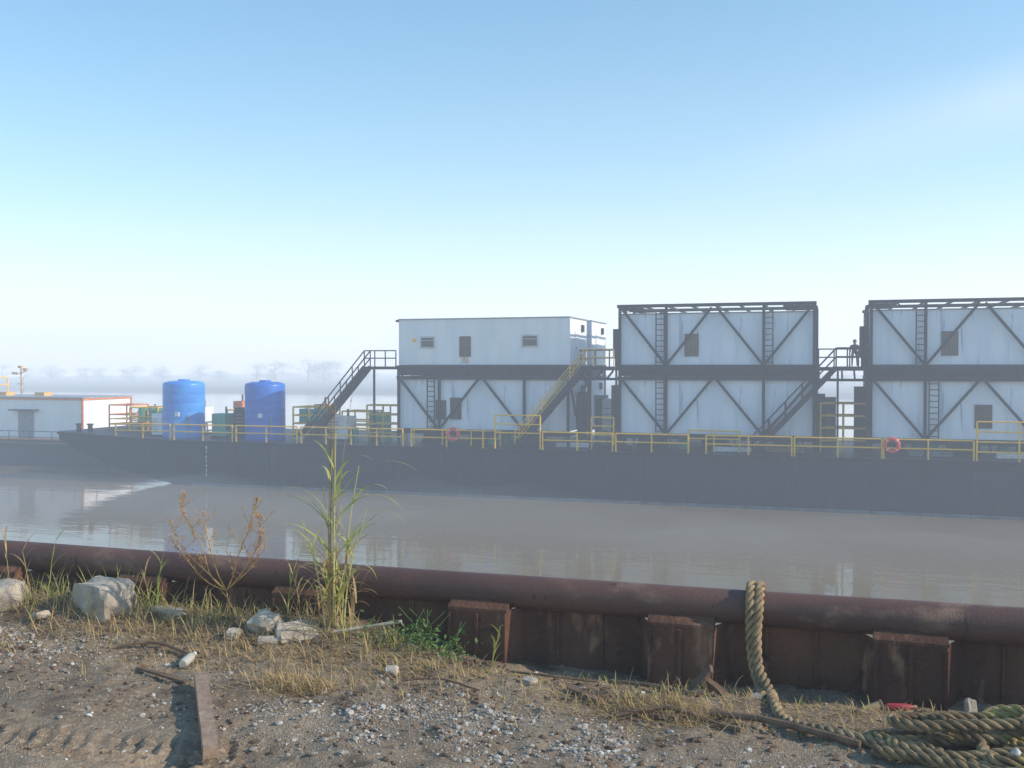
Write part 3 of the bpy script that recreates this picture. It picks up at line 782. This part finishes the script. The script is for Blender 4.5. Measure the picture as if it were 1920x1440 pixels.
# ------------------------------------------------------------------ ropes
def catmull(P, ds=.012):
    P = [V(p) for p in P]; P = [P[0]*2-P[1]] + P + [P[-1]*2-P[-2]]; out = []
    for i in range(1, len(P)-2):
        a,b_,c,d = P[i-1:i+3]; n_ = max(2, int((c-b_).length/ds))
        for k in range(n_):
            t = k/n_
            out.append(.5*((2*b_)+(c-a)*t+(2*a-5*b_+4*c-d)*t*t+(3*b_-a-3*c+d)*t**3))
    out.append(P[-2]); return out
fr_ = random.Random(77)
def rope(mb, P, r=.03, pitch=.15, fz=.6):
    pts = catmull(P); N_ = len(pts); prev = None; S = [[],[],[]]; L_ = 0
    for i, p in enumerate(pts):
        d = (pts[min(i+1,N_-1)]-pts[max(i-1,0)]).normalized()
        if prev is None: prev = d.orthogonal().normalized()
        prev = (prev-d*prev.dot(d)).normalized(); q = d.cross(prev)
        if i: L_ += (p-pts[i-1]).length
        rr2 = r*(1+.07*noise.noise(p*9))
        for k in range(3):
            t = 2*math.pi*(L_/pitch+k/3); S[k].append(p+(prev*math.cos(t)+q*math.sin(t))*rr2*.60)
        if fr_.random() < fz:
            t = fr_.uniform(0,6.28); n_ = prev*math.cos(t)+q*math.sin(t); s0 = p+n_*r*.95
            l_ = fr_.uniform(.008,.024); e = s0+(n_+d*fr_.uniform(-1,1))*l_*.7; w_ = d.cross(n_)*.0009+d*.0009
            mb.add([s0-w_, s0+w_, e], [(0,1,2)])
    for s_ in S: mb.sweep(s_, r*.44, 8)
def gp(u, v, dz=.03): return (u, v, gh(u, v)+dz)
rp = MB()
rope(rp, [(-.420,6.14,-.6),(-.420,6.09,.1),(-.420,6.034,.36),(-.416,5.90,.483),(-.412,5.766,.38),(-.408,5.742,.2),(-.385,5.70,.06),(-.35,5.63,-.01),gp(-.325,5.52,.045),gp(-.31,5.42,.02)], .0285)
rope(rp, [(-.35,6.14,-.6),(-.355,6.09,.1),(-.362,6.034,.36),(-.364,5.90,.483),(-.366,5.766,.38),(-.374,5.722,.22),(-.36,5.675,.08),(-.318,5.59,.02),gp(-.275,5.48,.05),gp(-.26,5.30,.026),gp(-.19,5.08,.026),gp(-.02,4.93,.026),gp(.14,4.86,.026),gp(.34,4.82,.03),gp(.5,4.95,.05)], .0285, .14)
top('mooring_rope', rp, M_rope, 'thick twisted tan rope looped over the rusty pipe', 'rope', (-.38,5.8,0), smooth=True)
cp = []
rr_ = random.Random(9)
loops = [(.66,4.92,.42,.20),(.95,5.06,.50,.27),(.60,4.84,.32,.13),(1.02,5.16,.42,.22),(.80,4.90,.50,.22),(.70,5.08,.30,.16)]
for li, (cu_, cv_, ra, rb) in enumerate(loops):
    for k in range(8):
        t = 2*math.pi*k/8 + li*1.1
        cp.append(gp(cu_+ra*math.cos(t)*rr_.uniform(.7,1.22), cv_+rb*math.sin(t)*rr_.uniform(.5,1.35), .026+.019*li*rr_.uniform(.3,1.3)))
cp += [gp(1.25,5.25,.06),gp(1.6,5.5,.04),gp(2.2,5.5,.04)]
rc = MB(); rope(rc, cp, .0275)
rope(rc, [gp(.98,4.70,.05),gp(.88,4.85,.13),gp(.86,4.96,.15),gp(.95,5.10,.10),gp(1.1,5.25,.05),gp(1.35,5.42,.04)], .0275)
rope(rc, [gp(.2,4.75,.03),gp(.45,4.66,.03),gp(.7,4.60,.04),gp(.95,4.68,.05),gp(1.3,4.8,.04)], .0275)
rope(rc, [gp(.70,5.20,.03),gp(.9,5.34,.035),gp(1.15,5.38,.04),gp(1.5,5.32,.04)], .0275)
top('coiled_rope', rc, M_ropedk, 'loose heap of thick mossy rope on the ground', 'rope', (.75,5,0), smooth=True)

# ------------------------------------------------------------------ rocks, debris
def rock(u, v, sx, sy, sz, seed, flat=0, rot=0, sink=.38, rnd=.35):
    import bmesh
    bm = bmesh.new(); bmesh.ops.create_cube(bm, size=1.0)
    bmesh.ops.subdivide_edges(bm, edges=bm.edges[:], cuts=6, use_grid_fill=True)
    for p in bm.verts:
        c = p.co.copy(); s_ = c.normalized()*.56; q = c.lerp(s_, rnd)
        q += c.normalized()*(.13*noise.noise(c*2.3+V((seed,seed,0)))+.05*noise.noise(c*7+V((0,seed,seed))))
        p.co = V((q.x*sx, q.y*sy, q.z*sz))
    bmesh.ops.rotate(bm, verts=bm.verts, cent=(0,0,0), matrix=Matrix.Rotation(rot,3,'Z')@Matrix.Rotation(flat,3,'X'))
    mb = MB(); mb.v = [tuple(p.co+V((u,v,gh(u,v)+sz*sink))) for p in bm.verts]; mb.f = [tuple(x.index for x in f.verts) for f in bm.faces]
    bm.free(); return mb
cb = thing('concrete_block', 'rounded broken concrete block with a hole', 'concrete block', (-4.62,5.52,gh(-4.62,5.52)))
part(cb, 'block', rock(-4.62,5.52,.42,.28,.27,3,rot=-.3,sink=.18,rnd=.6), M_conc, smooth=True)
part(cb, 'hole', MB().lathe((-4.54,5.362,gh(-4.62,5.52)+.07), [(.026,.0),(.024,.03)], 12, axis='y'), M_black)
for (u, v, a, b_, c, s, fl, lab) in ((-5.42,5.46,.34,.28,.20,5,.1,'grey rounded boulder on the bank'),(-3.36,5.48,.19,.15,.12,6,.5,'jagged tan concrete lump in the grass'),
        (-3.12,5.46,.26,.2,.04,7,.35,'flat broken slab tilted in the grass'),(-3.52,5.36,.10,.08,.07,8,.2,'small pale stone in dry grass'),
        (-4.15,5.58,.26,.15,.05,9,.1,'flat grey stone by the wall'),(.72,5.64,.055,.04,.13,10,.1,'upright tan brick fragment by the wall'),
        (-1.55,5.2,.09,.06,.04,12,.1,'flat pale stone on the dirt'),(-3.25,5.32,.13,.08,.03,13,.2,'flat grey stone on the dirt'),
        (-5.05,5.0,.12,.1,.06,15,.1,'grey stone on the bank'),(-5.3,5.15,.14,.1,.07,16,.1,'grey stone on the bank'),(-4.95,5.3,.1,.09,.05,17,.3,'pale stone on the bank'),
        (-.35,5.4,.07,.06,.04,18,.3,'pale stone on the bank'),(-2.35,5.15,.07,.06,.04,19,.3,'pale stone on the bank'),(-5.25,4.85,.09,.07,.05,20,.2,'grey stone on the bank')):
    top('rock', rock(u,v,a,b_,c,s,fl,s,rnd=.75 if s == 5 else .35,sink=.2 if s == 5 else .3), M_conc, lab, 'rock', (u,v,gh(u,v)), 'loose rocks on the bank', smooth=(s == 5))

def board(name, a, b_, w, t, m, lab, lift=(0.0,0.0), cat='plank'):
    A = V((a[0],a[1],gh(*a)+t/2+.012+lift[0])); B = V((b_[0],b_[1],gh(*b_)+t/2+.012+lift[1]))
    mb = MB(); n_ = 10; d = (B-A).normalized(); s_ = d.cross(V((0,0,1))).normalized(); up = s_.cross(d)
    for i in range(n_+1):
        p = A.lerp(B, i/n_); e = .004*noise.noise(V((i*1.3, w*50, 0)))
        for sx, sz in ((-1,-1),(-.97,.0),(-.94,.93),(.94,.93),(.97,0),(1,-1)):
            mb.v.append(tuple(p+s_*sx*(w/2+e)+up*sz*(t/2+e*.4)))
    for i in range(n_):
        for k in range(6): mb.f.append((i*6+k,i*6+(k+1)%6,(i+1)*6+(k+1)%6,(i+1)*6+k))
    mb.f.append(tuple(reversed(range(6)))); mb.f.append(tuple(n_*6+k for k in range(6)))
    return top(name, mb, m, lab, cat, tuple((A+B)/2))
board('plank', (-3.24,4.62), (-2.60,3.78), .070, .05, M_plank, 'weathered square timber lying on the mud', (.03,.03))
board('wood_scrap', (-1.32,5.2), (-1.12,5.05), .05,.02, M_bark, 'broken brown wood scrap on the dirt', cat='wood scrap')
board('wood_scrap', (-.98,4.98), (-.70,4.90), .05,.02, M_bark, 'dark wood scrap in dry grass', cat='wood scrap')
board('wood_scrap', (-3.75,4.75), (-3.35,4.64), .035,.015, M_bark, 'dark soaked wood strip by the timber', cat='wood scrap')
def stick(pts, r, m, lab, name='stick'):
    pts = [V((p[0],p[1],gh(p[0],p[1])+p[2])) for p in pts]
    mb = MB().sweep(catmull(pts,.03), r, 7); top(name, mb, m, lab, 'stick', tuple(pts[0]), 'sticks and driftwood', smooth=True)
stick([(-2.88,5.46,.03),(-2.72,5.51,.07),(-2.47,5.56,.14)], .011, M_conc, 'pale stripped stick leaning in the grass')
stick([(-.55,5.02,.03),(-.3,4.98,.05),(0,4.86,.03),(.15,4.8,.02)], .018, M_bark, 'long dark driftwood branch')
stick([(-1.15,5.4,.02),(-.9,5.3,.03),(-.65,5.22,.02)], .012, M_bark, 'thin dark branch on dirt')
stick([(-4.1,5.0,.02),(-3.9,5.1,.03),(-3.6,5.05,.02)], .01, M_bark, 'thin dark twig in grass')
stick([(-1.0,4.86,.02),(-.75,4.95,.04),(-.5,4.9,.02),(-.38,4.82,.02)], .013, M_bark, 'crooked dark driftwood twig on the ground')
stick([(-1.7,5.35,.02),(-1.45,5.28,.03),(-1.2,5.3,.02)], .007, M_bark, 'thin dark twig on dirt')
stick([(-2.2,4.95,.02),(-2.0,5.0,.03),(-1.75,4.96,.02)], .006, M_bark, 'thin dark twig on gravel')
for k, (u, v, a, L_, t_) in enumerate(((-.70,5.30,.5,.20,.8),(-.58,5.26,1.9,.18,.6),(-.48,5.30,2.6,.18,.5),(-.78,5.24,.2,.18,.25))):
    p = V((u,v,gh(u,v)-.02)); d = V((math.cos(a)*math.cos(t_),math.sin(a)*math.cos(t_)*.3,math.sin(t_)))
    s_ = MB(); n_ = 7; w0 = .085-.008*k; sd = V((-math.sin(a)*.4, .9, .35)).normalized()
    for i in range(n_+1):
        q = p+d*L_*i/n_; ww = w0*(1-.35*i/n_)*(1+.35*noise.noise(V((i*1.7,k*3,0))))/2
        nn = d.cross(sd).normalized()*.011
        s_.v += [tuple(q-sd*ww-nn), tuple(q+sd*ww-nn), tuple(q+sd*ww+nn), tuple(q-sd*ww+nn)]
    for i in range(n_):
        for j in range(4): s_.f.append((i*4+j,i*4+(j+1)%4,(i+1)*4+(j+1)%4,(i+1)*4+j))
    s_.f += [(3,2,1,0),(n_*4,n_*4+1,n_*4+2,n_*4+3)]
    top('bark_slab', s_, M_bark, 'broken dark rotten wood slab in the grass', 'wood debris', (u,v,gh(u,v)), 'rotten wood slabs')

# litter
bt = thing('plastic_bottle', 'cloudy clear plastic bottle lying on the bank', 'bottle', (-3.58,4.95,gh(-3.58,4.95)))
zb = gh(-3.58,4.95)+.03
part(bt, 'bottle_body', MB().sweep([(-3.56,4.90,zb),(-3.565,4.915,zb),(-3.58,5.0,zb+.01),(-3.585,5.03,zb+.012),(-3.59,5.05,zb+.014)], [.022,.028,.028,.02,.010], 14), M_clear, smooth=True)
part(bt, 'bottle_cap', MB().tube((-3.59,5.05,zb+.014),(-3.593,5.066,zb+.015),.012,12), M_ringw)
rb_ = thing('soda_bottle', 'dull red plastic bottle lying beside the wall', 'bottle', (.38,5.54,gh(.38,5.54)))
zb = gh(.38,5.54)+.03
part(rb_, 'bottle_body', MB().sweep([(.30,5.52,zb),(.305,5.52,zb),(.39,5.545,zb),(.42,5.552,zb),(.435,5.556,zb)], [.015,.020,.020,.015,.010], 14), M_red, smooth=True)
part(rb_, 'bottle_cap', MB().tube((.435,5.556,zb),(.452,5.56,zb),.012,12), M_card)
cu2 = thing('paper_cup', 'crushed tan paper cup on the dirt', 'cup', (.23,5.50,gh(.23,5.50)))
zb = gh(.23,5.50)+.022
part(cu2, 'cup_body', MB().sweep([(.27,5.51,zb+.01),(.23,5.49,zb),(.18,5.47,zb-.01)], [.030,.026,.020], 7), M_card)
part(cu2, 'rim', MB().sweep([(.272,5.511,zb+.01),(.278,5.513,zb+.011)], [.033,.033], 12), M_card)
for (u, v) in ((.48,4.90),(.78,4.70)):
    top('plastic_scrap', MB().lathe((u,v,gh(u,v)+.08), [(.02,0),(.025,.008),(.015,.02),(.006,.03)], 12), M_clear, 'small cloudy plastic scrap on the rope', 'plastic scrap', (u,v,gh(u,v)), 'plastic scraps', smooth=True)

# gravel
pb = MB(); ph = (1+5**.5)/2
ico = [V(p).normalized() for p in ((-1,ph,0),(1,ph,0),(-1,-ph,0),(1,-ph,0),(0,-1,ph),(0,1,ph),(0,-1,-ph),(0,1,-ph),(ph,0,-1),(ph,0,1),(-ph,0,-1),(-ph,0,1))]
icf = [(0,11,5),(0,5,1),(0,1,7),(0,7,10),(0,10,11),(1,5,9),(5,11,4),(11,10,2),(10,7,6),(7,1,8),(3,9,4),(3,4,2),(3,2,6),(3,6,8),(3,8,9),(4,9,5),(2,4,11),(6,2,10),(8,6,7),(9,8,1)]
def dens(u, v):
    d = .03 + 1.0*math.exp(-((u+1.85)/.70)**2-((v-4.50)/.32)**2) + .5*math.exp(-((u+.5)/.8)**2-((v-4.4)/.22)**2)
    d += .7*math.exp(-((u+4.9)/.8)**2-((v-5.0)/.28)**2) + .07*math.exp(-((u+3.0)/.9)**2-((v-4.6)/.4)**2)
    return d*(.2+1.9*max(0, noise.noise(V((u*3.5,v*3.5,4)))+.32))
cnt = 0
while cnt < 11000:
    u = R.uniform(-6.4, 1.7); v = R.uniform(3.4, 5.7)
    if R.random() > dens(u, v): continue
    s = .003 + .006*R.random()**2.6 + (.012 if R.random() < .03 else 0)
    q = Matrix.Rotation(R.uniform(0,6.3),3,'Z') @ Matrix.Rotation(R.uniform(-.5,.5),3,'X')
    sc = V((s*R.uniform(.8,1.5), s*R.uniform(.7,1.1), s*R.uniform(.45,.8)))
    c = V((u, v, gh(u,v)+sc.z*.25))
    pb.add([c + q@V((p.x*sc.x*R.uniform(.8,1.2), p.y*sc.y*R.uniform(.8,1.2), p.z*sc.z)) for p in ico], icf); cnt += 1
top('gravel', pb, M_pebble, 'loose pale gravel scattered on the mud', 'gravel', (0,0,0), kind='stuff')
cl = MB()
for i in range(3600):
    u = R.uniform(-6.2, 1.7); v = 3.6+2.1*R.random()**.6
    if noise.noise(V((u*1.7, v*2.4, 9))) < -.05 and R.random() < .8: continue
    s = R.uniform(.004,.016)
    q = Matrix.Rotation(R.uniform(0,6.3),3,'Z') @ Matrix.Rotation(R.uniform(-.6,.6),3,'X')
    sc = V((s*R.uniform(.8,2.2), s*R.uniform(.6,1.1), s*R.uniform(.25,.9))); c = V((u,v,gh(u,v)+sc.z*.3))
    cl.add([c + q@V((p.x*sc.x*R.uniform(.7,1.3), p.y*sc.y*R.uniform(.7,1.3), p.z*sc.z*R.uniform(.7,1.3))) for p in ico], icf)
top('soil_debris', cl, M_bark, 'dark soil clods and bark chips', 'debris', (0,0,0), kind='stuff')

# ------------------------------------------------------------------ vegetation
dry = MB()
clumps = [(-4.6,5.30,.25,190,.15),(-4.2,5.40,.2,120,.14),(-3.9,5.3,.3,190,.10),(-3.1,5.3,.25,190,.11),(-2.6,5.4,.25,180,.12),(-2.2,5.25,.25,150,.08),
          (-5.4,5.5,.3,130,.2),(-2.7,4.75,.12,220,.11),(-2.8,4.85,.14,150,.1),(-.75,5.0,.2,340,.12),(-.9,5.05,.25,230,.1),(-.35,5.3,.2,60,.07),(.0,5.35,.3,90,.07),
          (.3,5.3,.2,40,.07),(-4.9,4.75,.15,60,.1),(-3.6,5.45,.3,220,.13),(-1.5,5.4,.3,70,.06),(-4.05,5.62,.2,90,.22),(-1.2,5.1,.4,180,.07),(-3.4,5.05,.35,280,.08),
          (-4.3,5.1,.5,260,.07),(-1.9,5.0,.4,200,.06),(.3,5.1,.25,120,.08),(-5.0,5.55,.4,180,.18),(-3.3,5.62,.4,150,.18),(-3.9,4.95,.6,220,.06),(-2.4,5.1,.4,220,.07),(-.4,5.1,.5,180,.06)]
for (u, v, sp, n_, L_) in clumps:
    for i in range(n_*2):
        a, b_ = R.gauss(u, sp), R.gauss(v, sp*.5)
        if b_ > 5.7: b_ = 5.7-R.random()*.2
        flat = R.random() < .8
        dry.blade((a,b_,gh(a,b_)-.002), R.uniform(0,6.28), L_*R.uniform(.5,1.4), R.uniform(1.15,1.5) if flat else R.uniform(.2,.8), R.uniform(.0,.5) if flat else R.uniform(.5,1.6), R.uniform(.003,.006), 4)
top('dry_grass', dry, M_dead, 'matted dry straw-coloured grass on the bank', 'dry grass', (0,0,0), kind='stuff')
gg = MB()
for (u, v, sp, n_, L_) in ((-2.75,5.5,.2,80,.12),(-2.4,5.45,.2,50,.09),(-2.0,5.35,.2,30,.06),(-4.4,5.6,.2,60,.2),(-5.0,5.6,.3,70,.2),(-3.75,5.6,.25,60,.14),(-.8,5.25,.2,30,.07),(-1.2,5.45,.15,20,.06),(-.2,5.4,.3,25,.06),(-5.5,5.4,.2,50,.2)):
    for i in range(n_):
        a, b_ = R.gauss(u, sp), min(5.7, R.gauss(v, sp*.4))
        gg.blade((a,b_,gh(a,b_)), R.uniform(0,6.28), L_*R.uniform(.5,1.4), R.uniform(.1,.9), R.uniform(.3,1.4), R.uniform(.004,.009), 4)
top('green_grass', gg, M_reed, 'sparse green grass sprouts along the wall', 'grass', (0,0,0), kind='stuff')
vn = MB()
for i in range(320):
    a = R.gauss(-2.32, .16); b_ = R.uniform(5.45, 5.70); z = gh(a,b_)+abs(R.gauss(0,.07))+.01
    n_ = V((R.gauss(0,.6),R.gauss(-.4,.6),1)).normalized(); q = n_.orthogonal().normalized(); q.rotate(Matrix.Rotation(R.uniform(0,6.28),3,n_)); s_ = R.uniform(.010,.022)
    p = V((a,b_,z)); r_ = n_.cross(q)
    vn.add([p-q*s_, p-r_*s_*.55+n_*.004, p+q*s_*1.2, p+r_*s_*.55+n_*.004], [(0,1,2,3)])
for i in range(10):
    a = R.gauss(-2.3,.14); vn.sweep([(a,5.6,gh(a,5.6)),(a+.05,5.62,gh(a,5.6)+.1),(a+R.uniform(-.1,.2),5.66,gh(a,5.6)+.2)], .003, 4)
top('vine', vn, M_vine, 'low leafy green vine at the wall foot', 'vine', (-2.3,5.6,gh(-2.3,5.6)))

# tall reed
RB = (-2.93, 5.56); rz = gh(*RB)-.02
rd = thing('reed_plant', 'tall sparse yellow-green reed clump before the pipe', 'reed', (RB[0],RB[1],rz))
stm = MB(); lf = MB(); dl = MB(); sh = MB()
rs = random.Random(41)
stems = [(.02,.02,1.24),(-.05,.04,1.12),(.08,.10,1.02),(-.02,-.06,.88),(.10,.18,.76),(-.10,-.16,.68),(.03,.24,.62),(-.07,-.24,.55),(.0,.08,.78)]
for i, (dx, ln, H) in enumerate(stems):
    b0 = V((RB[0]+dx*.5, RB[1]+rs.gauss(0,.03), rz))
    P = [b0+V((ln*H*t*t+dx*.4*t, -.03*t, H*t)) for t in [k/8 for k in range(9)]]
    stm.sweep(P, [.0062*(1-.65*k/8) for k in range(9)], 6)
    nl = int(2+H*2.9); side = rs.choice((0, math.pi))
    for k in range(nl):
        t = .20+.74*k/nl; p = P[int(t*8)].lerp(P[min(8,int(t*8)+1)], t*8-int(t*8))
        side += math.pi; az = side+rs.uniform(-.8,.8); L_ = rs.uniform(.24,.44)*(1.15-.65*max(0,t-.35))
        lf.blade(p, az, L_, rs.uniform(.2,.6), rs.uniform(1.1,2.6), rs.uniform(.014,.026), 10, rs.uniform(-1.2,1.2))
for (az, z, L_, ln, dr_) in ((0.1,.76,.70,.5,2.1),(-.2,.64,.62,.65,2.0),(3.3,.60,.58,.6,1.9),(3.0,.45,.60,.8,1.6),(.4,.55,.55,.6,2.3),(-.3,.88,.44,.4,2.0),(3.5,.70,.45,.5,2.2)):
    lf.blade((RB[0],RB[1],rz+z), az, L_, ln, dr_, .026, 12, rs.uniform(-.8,.8))
for i in range(66):
    dl.blade((RB[0]+rs.gauss(0,.06),RB[1]+rs.gauss(0,.03),rz+rs.uniform(.0,.38)), rs.uniform(0,6.28), rs.uniform(.15,.40), rs.uniform(.1,.9), rs.uniform(1.2,2.8), rs.uniform(.007,.016), 8)
for i in range(6):
    dx = rs.uniform(-.08,.15); H = rs.uniform(1.28,1.56)
    P = [V((RB[0]+dx*t*t+.01*i-.03, RB[1]-.02, rz+H*t)) for t in [k/8 for k in range(9)]]
    sh.sweep(P, [.0032*(1-.6*k/8) for k in range(9)], 5)
    for k in range(12):
        t = .82+.18*k/12; p = V((RB[0]+dx*t*t+.01*i-.03, RB[1]-.02, rz+H*t)); sh.blade(p, rs.uniform(0,6.28), rs.uniform(.010,.03), .4, .6, .004, 3)
part(rd, 'stem', stm, M_stem, smooth=True); part(rd, 'leaf', lf, M_reed, smooth=True)
part(rd, 'dead_leaf', dl, M_dead, smooth=True); part(rd, 'seed_head', sh, M_dead)

def weed(u, v, lab):
    r = random.Random(8); z = gh(u, v)
    t = thing('dried_weed', lab, 'weed', (u,v,z))
    br = MB(); tf = MB()
    def limb(pts, r0):
        P = catmull(pts, .03); n_ = len(P); br.sweep(P, [r0*(1-.7*i/n_) for i in range(n_)], 5)
        return P
    def tuft(p, n_, sp):
        for _ in range(n_):
            s_ = p+V((r.gauss(0,sp),r.gauss(0,sp*.6),r.gauss(0,sp))); tf.blade(s_, r.uniform(0,6.28), r.uniform(.008,.020), r.uniform(0,1.4), .5, .0045, 2)
    B0 = V((u,v,z-.02))
    trunk = limb([B0, B0+V((-.01,0,.10)), B0+V((-.03,0,.20))], .008); fork = trunk[-1]
    mains = [[(-.10,.10),(-.22,.28),(-.30,.50),(-.34,.60)],[(-.06,.12),(-.14,.34),(-.20,.48)],[(.05,.10),(.12,.26),(.20,.42),(.23,.60)],[(.10,.08),(.20,.20),(.26,.38)],
             [(-.12,.05),(-.28,.16),(-.42,.32)],[(-.14,.10),(-.30,.26),(-.44,.42)],[(.13,.14),(.24,.34),(.25,.50)]]
    for mi, mn in enumerate(mains):
        P = limb([fork]+[fork+V((a, r.uniform(-.05,.05), b_)) for a, b_ in mn], .0045)
        for k in range(6):
            i = int(len(P)*(.30+.11*k)); p = P[min(i,len(P)-1)]; sgn = 1 if k % 2 else -1
            L_ = r.uniform(.05,.12)
            q = limb([p, p+V((sgn*L_*.5, r.uniform(-.03,.03), L_*.45)), p+V((sgn*L_*r.uniform(.5,.9), r.uniform(-.05,.05), L_*r.uniform(.7,1.2)))], .0020)
            for w_ in range(2, len(q)): tuft(q[w_], 6, .008)
        dn = 24 if mi in (0,2,6) else 9
        for i in range(int(len(P)*.62), len(P)): tuft(P[i], dn, .012)
        tuft(P[-1], dn*2, .014)
    part(t, 'branch', br, M_weed); part(t, 'seed_tuft', tf, M_weed)
weed(-3.70, 5.60, 'golden-brown dried branching weed before the pipe')
for i, (u, v, H) in enumerate(((-4.28,5.62,.36),(-4.33,5.6,.26),(-3.28,5.6,.32),(-3.2,5.62,.26),(-5.15,5.6,.40),(-5.35,5.62,.32),(-1.9,5.6,.20),(-5.5,5.6,.45))):
    t = MB(); r = random.Random(i+60)
    P = [V((u+.05*k*k/36*(-1)**i, v, gh(u,v)+H*k/6)) for k in range(7)]
    t.sweep(P, [.004*(1-.5*k/6) for k in range(7)], 5)
    for k in range(7):
        t.blade(P[k], r.uniform(0,6.28), r.uniform(.08,.2), r.uniform(.2,.7), r.uniform(.6,1.8), .010, 6)
    top('grass_stalk', t, M_reed if i % 2 == 0 else M_dead, 'single leafy grass stalk growing at the wall', 'grass stalk', (u,v,gh(u,v)), 'grass stalks along the wall')

# ------------------------------------------------------------------ light, sky, camera
EL = math.radians(28); AZ = math.radians(4)
S = V((math.cos(EL)*math.cos(AZ), math.cos(EL)*math.sin(AZ), math.sin(EL)))
sd = bpy.data.lights.new('sun', 'SUN'); sd.energy = 5.0; sd.angle = math.radians(.5); sd.color = (1,.90,.76)
so = bpy.data.objects.new('sun', sd); COL.objects.link(so); so.rotation_euler = S.to_track_quat('Z','Y').to_euler(); so.location = (30,20,40)
wd_ = bpy.data.worlds.new('World'); scene.world = wd_; wd_.use_nodes = True
N = wd_.node_tree.nodes; L = wd_.node_tree.links
sky = N.new('ShaderNodeTexSky'); sky.sky_type = 'NISHITA'; sky.sun_disc = False
sky.sun_elevation = EL; sky.sun_rotation = math.pi/2-AZ; sky.air_density = 1.1; sky.dust_density = .3; sky.ozone_density = 1.6
hs_ = N.new('ShaderNodeHueSaturation'); hs_.inputs['Hue'].default_value = .49; hs_.inputs['Saturation'].default_value = 1.4; hs_.inputs['Value'].default_value = 1.2
L.new(sky.outputs[0], hs_.inputs['Color'])
d1 = V((-.077,1.024,.197)).normalized(); d2 = V((.188,1.109,.27)).normalized(); nn = d1.cross(d2).normalized()
tc = N.new('ShaderNodeTexCoord')
dt = N.new('ShaderNodeVectorMath'); dt.operation = 'DOT_PRODUCT'; dt.inputs[1].default_value = nn; L.new(tc.outputs['Generated'], dt.inputs[0])
ab = N.new('ShaderNodeMath'); ab.operation = 'ABSOLUTE'; L.new(dt.outputs['Value'], ab.inputs[0])
r1 = N.new('ShaderNodeMapRange'); r1.interpolation_type = 'SMOOTHSTEP'
for k, x in zip(('From Min','From Max','To Min','To Max'), (0,.05,.75,0)): r1.inputs[k].default_value = x
L.new(ab.outputs[0], r1.inputs['Value'])
sx = N.new('ShaderNodeSeparateXYZ'); L.new(tc.outputs['Generated'], sx.inputs[0])
r2 = N.new('ShaderNodeMapRange'); r2.interpolation_type = 'SMOOTHSTEP'
r2.inputs['From Min'].default_value = -.15; r2.inputs['From Max'].default_value = .25; L.new(sx.outputs['X'], r2.inputs['Value'])
nz = N.new('ShaderNodeTexNoise'); nz.inputs['Scale'].default_value = 4; nz.inputs['Detail'].default_value = 5; L.new(tc.outputs['Generated'], nz.inputs['Vector'])
mu = N.new('ShaderNodeMath'); mu.operation = 'MULTIPLY'; L.new(r1.outputs[0], mu.inputs[0]); L.new(r2.outputs[0], mu.inputs[1])
mu2 = N.new('ShaderNodeMath'); mu2.operation = 'MULTIPLY'; mu2.use_clamp = True; L.new(mu.outputs[0], mu2.inputs[0]); L.new(nz.outputs['Fac'], mu2.inputs[1])
mc = N.new('ShaderNodeMix'); mc.data_type = 'RGBA'; mc.inputs[7].default_value = (6.0,6.4,6.8,1)
L.new(mu2.outputs[0], mc.inputs[0]); L.new(hs_.outputs[0], mc.inputs[6])
L.new(mc.outputs[2], N['Background'].inputs['Color']); N['Background'].inputs['Strength'].default_value = .15

cd = bpy.data.cameras.new('camera'); cam = bpy.data.objects.new('camera', cd); COL.objects.link(cam)
cd.sensor_width = 36; cd.lens = 35; cd.clip_end = 6000; cd.clip_start = .05
cam.location = (0,0,1.75)
cam.rotation_euler = (math.radians(90-1.01), 0, math.radians(17.6))
scene.camera = cam
scene.view_settings.view_transform = 'Standard'; scene.view_settings.look = 'None'; scene.view_settings.exposure = 0
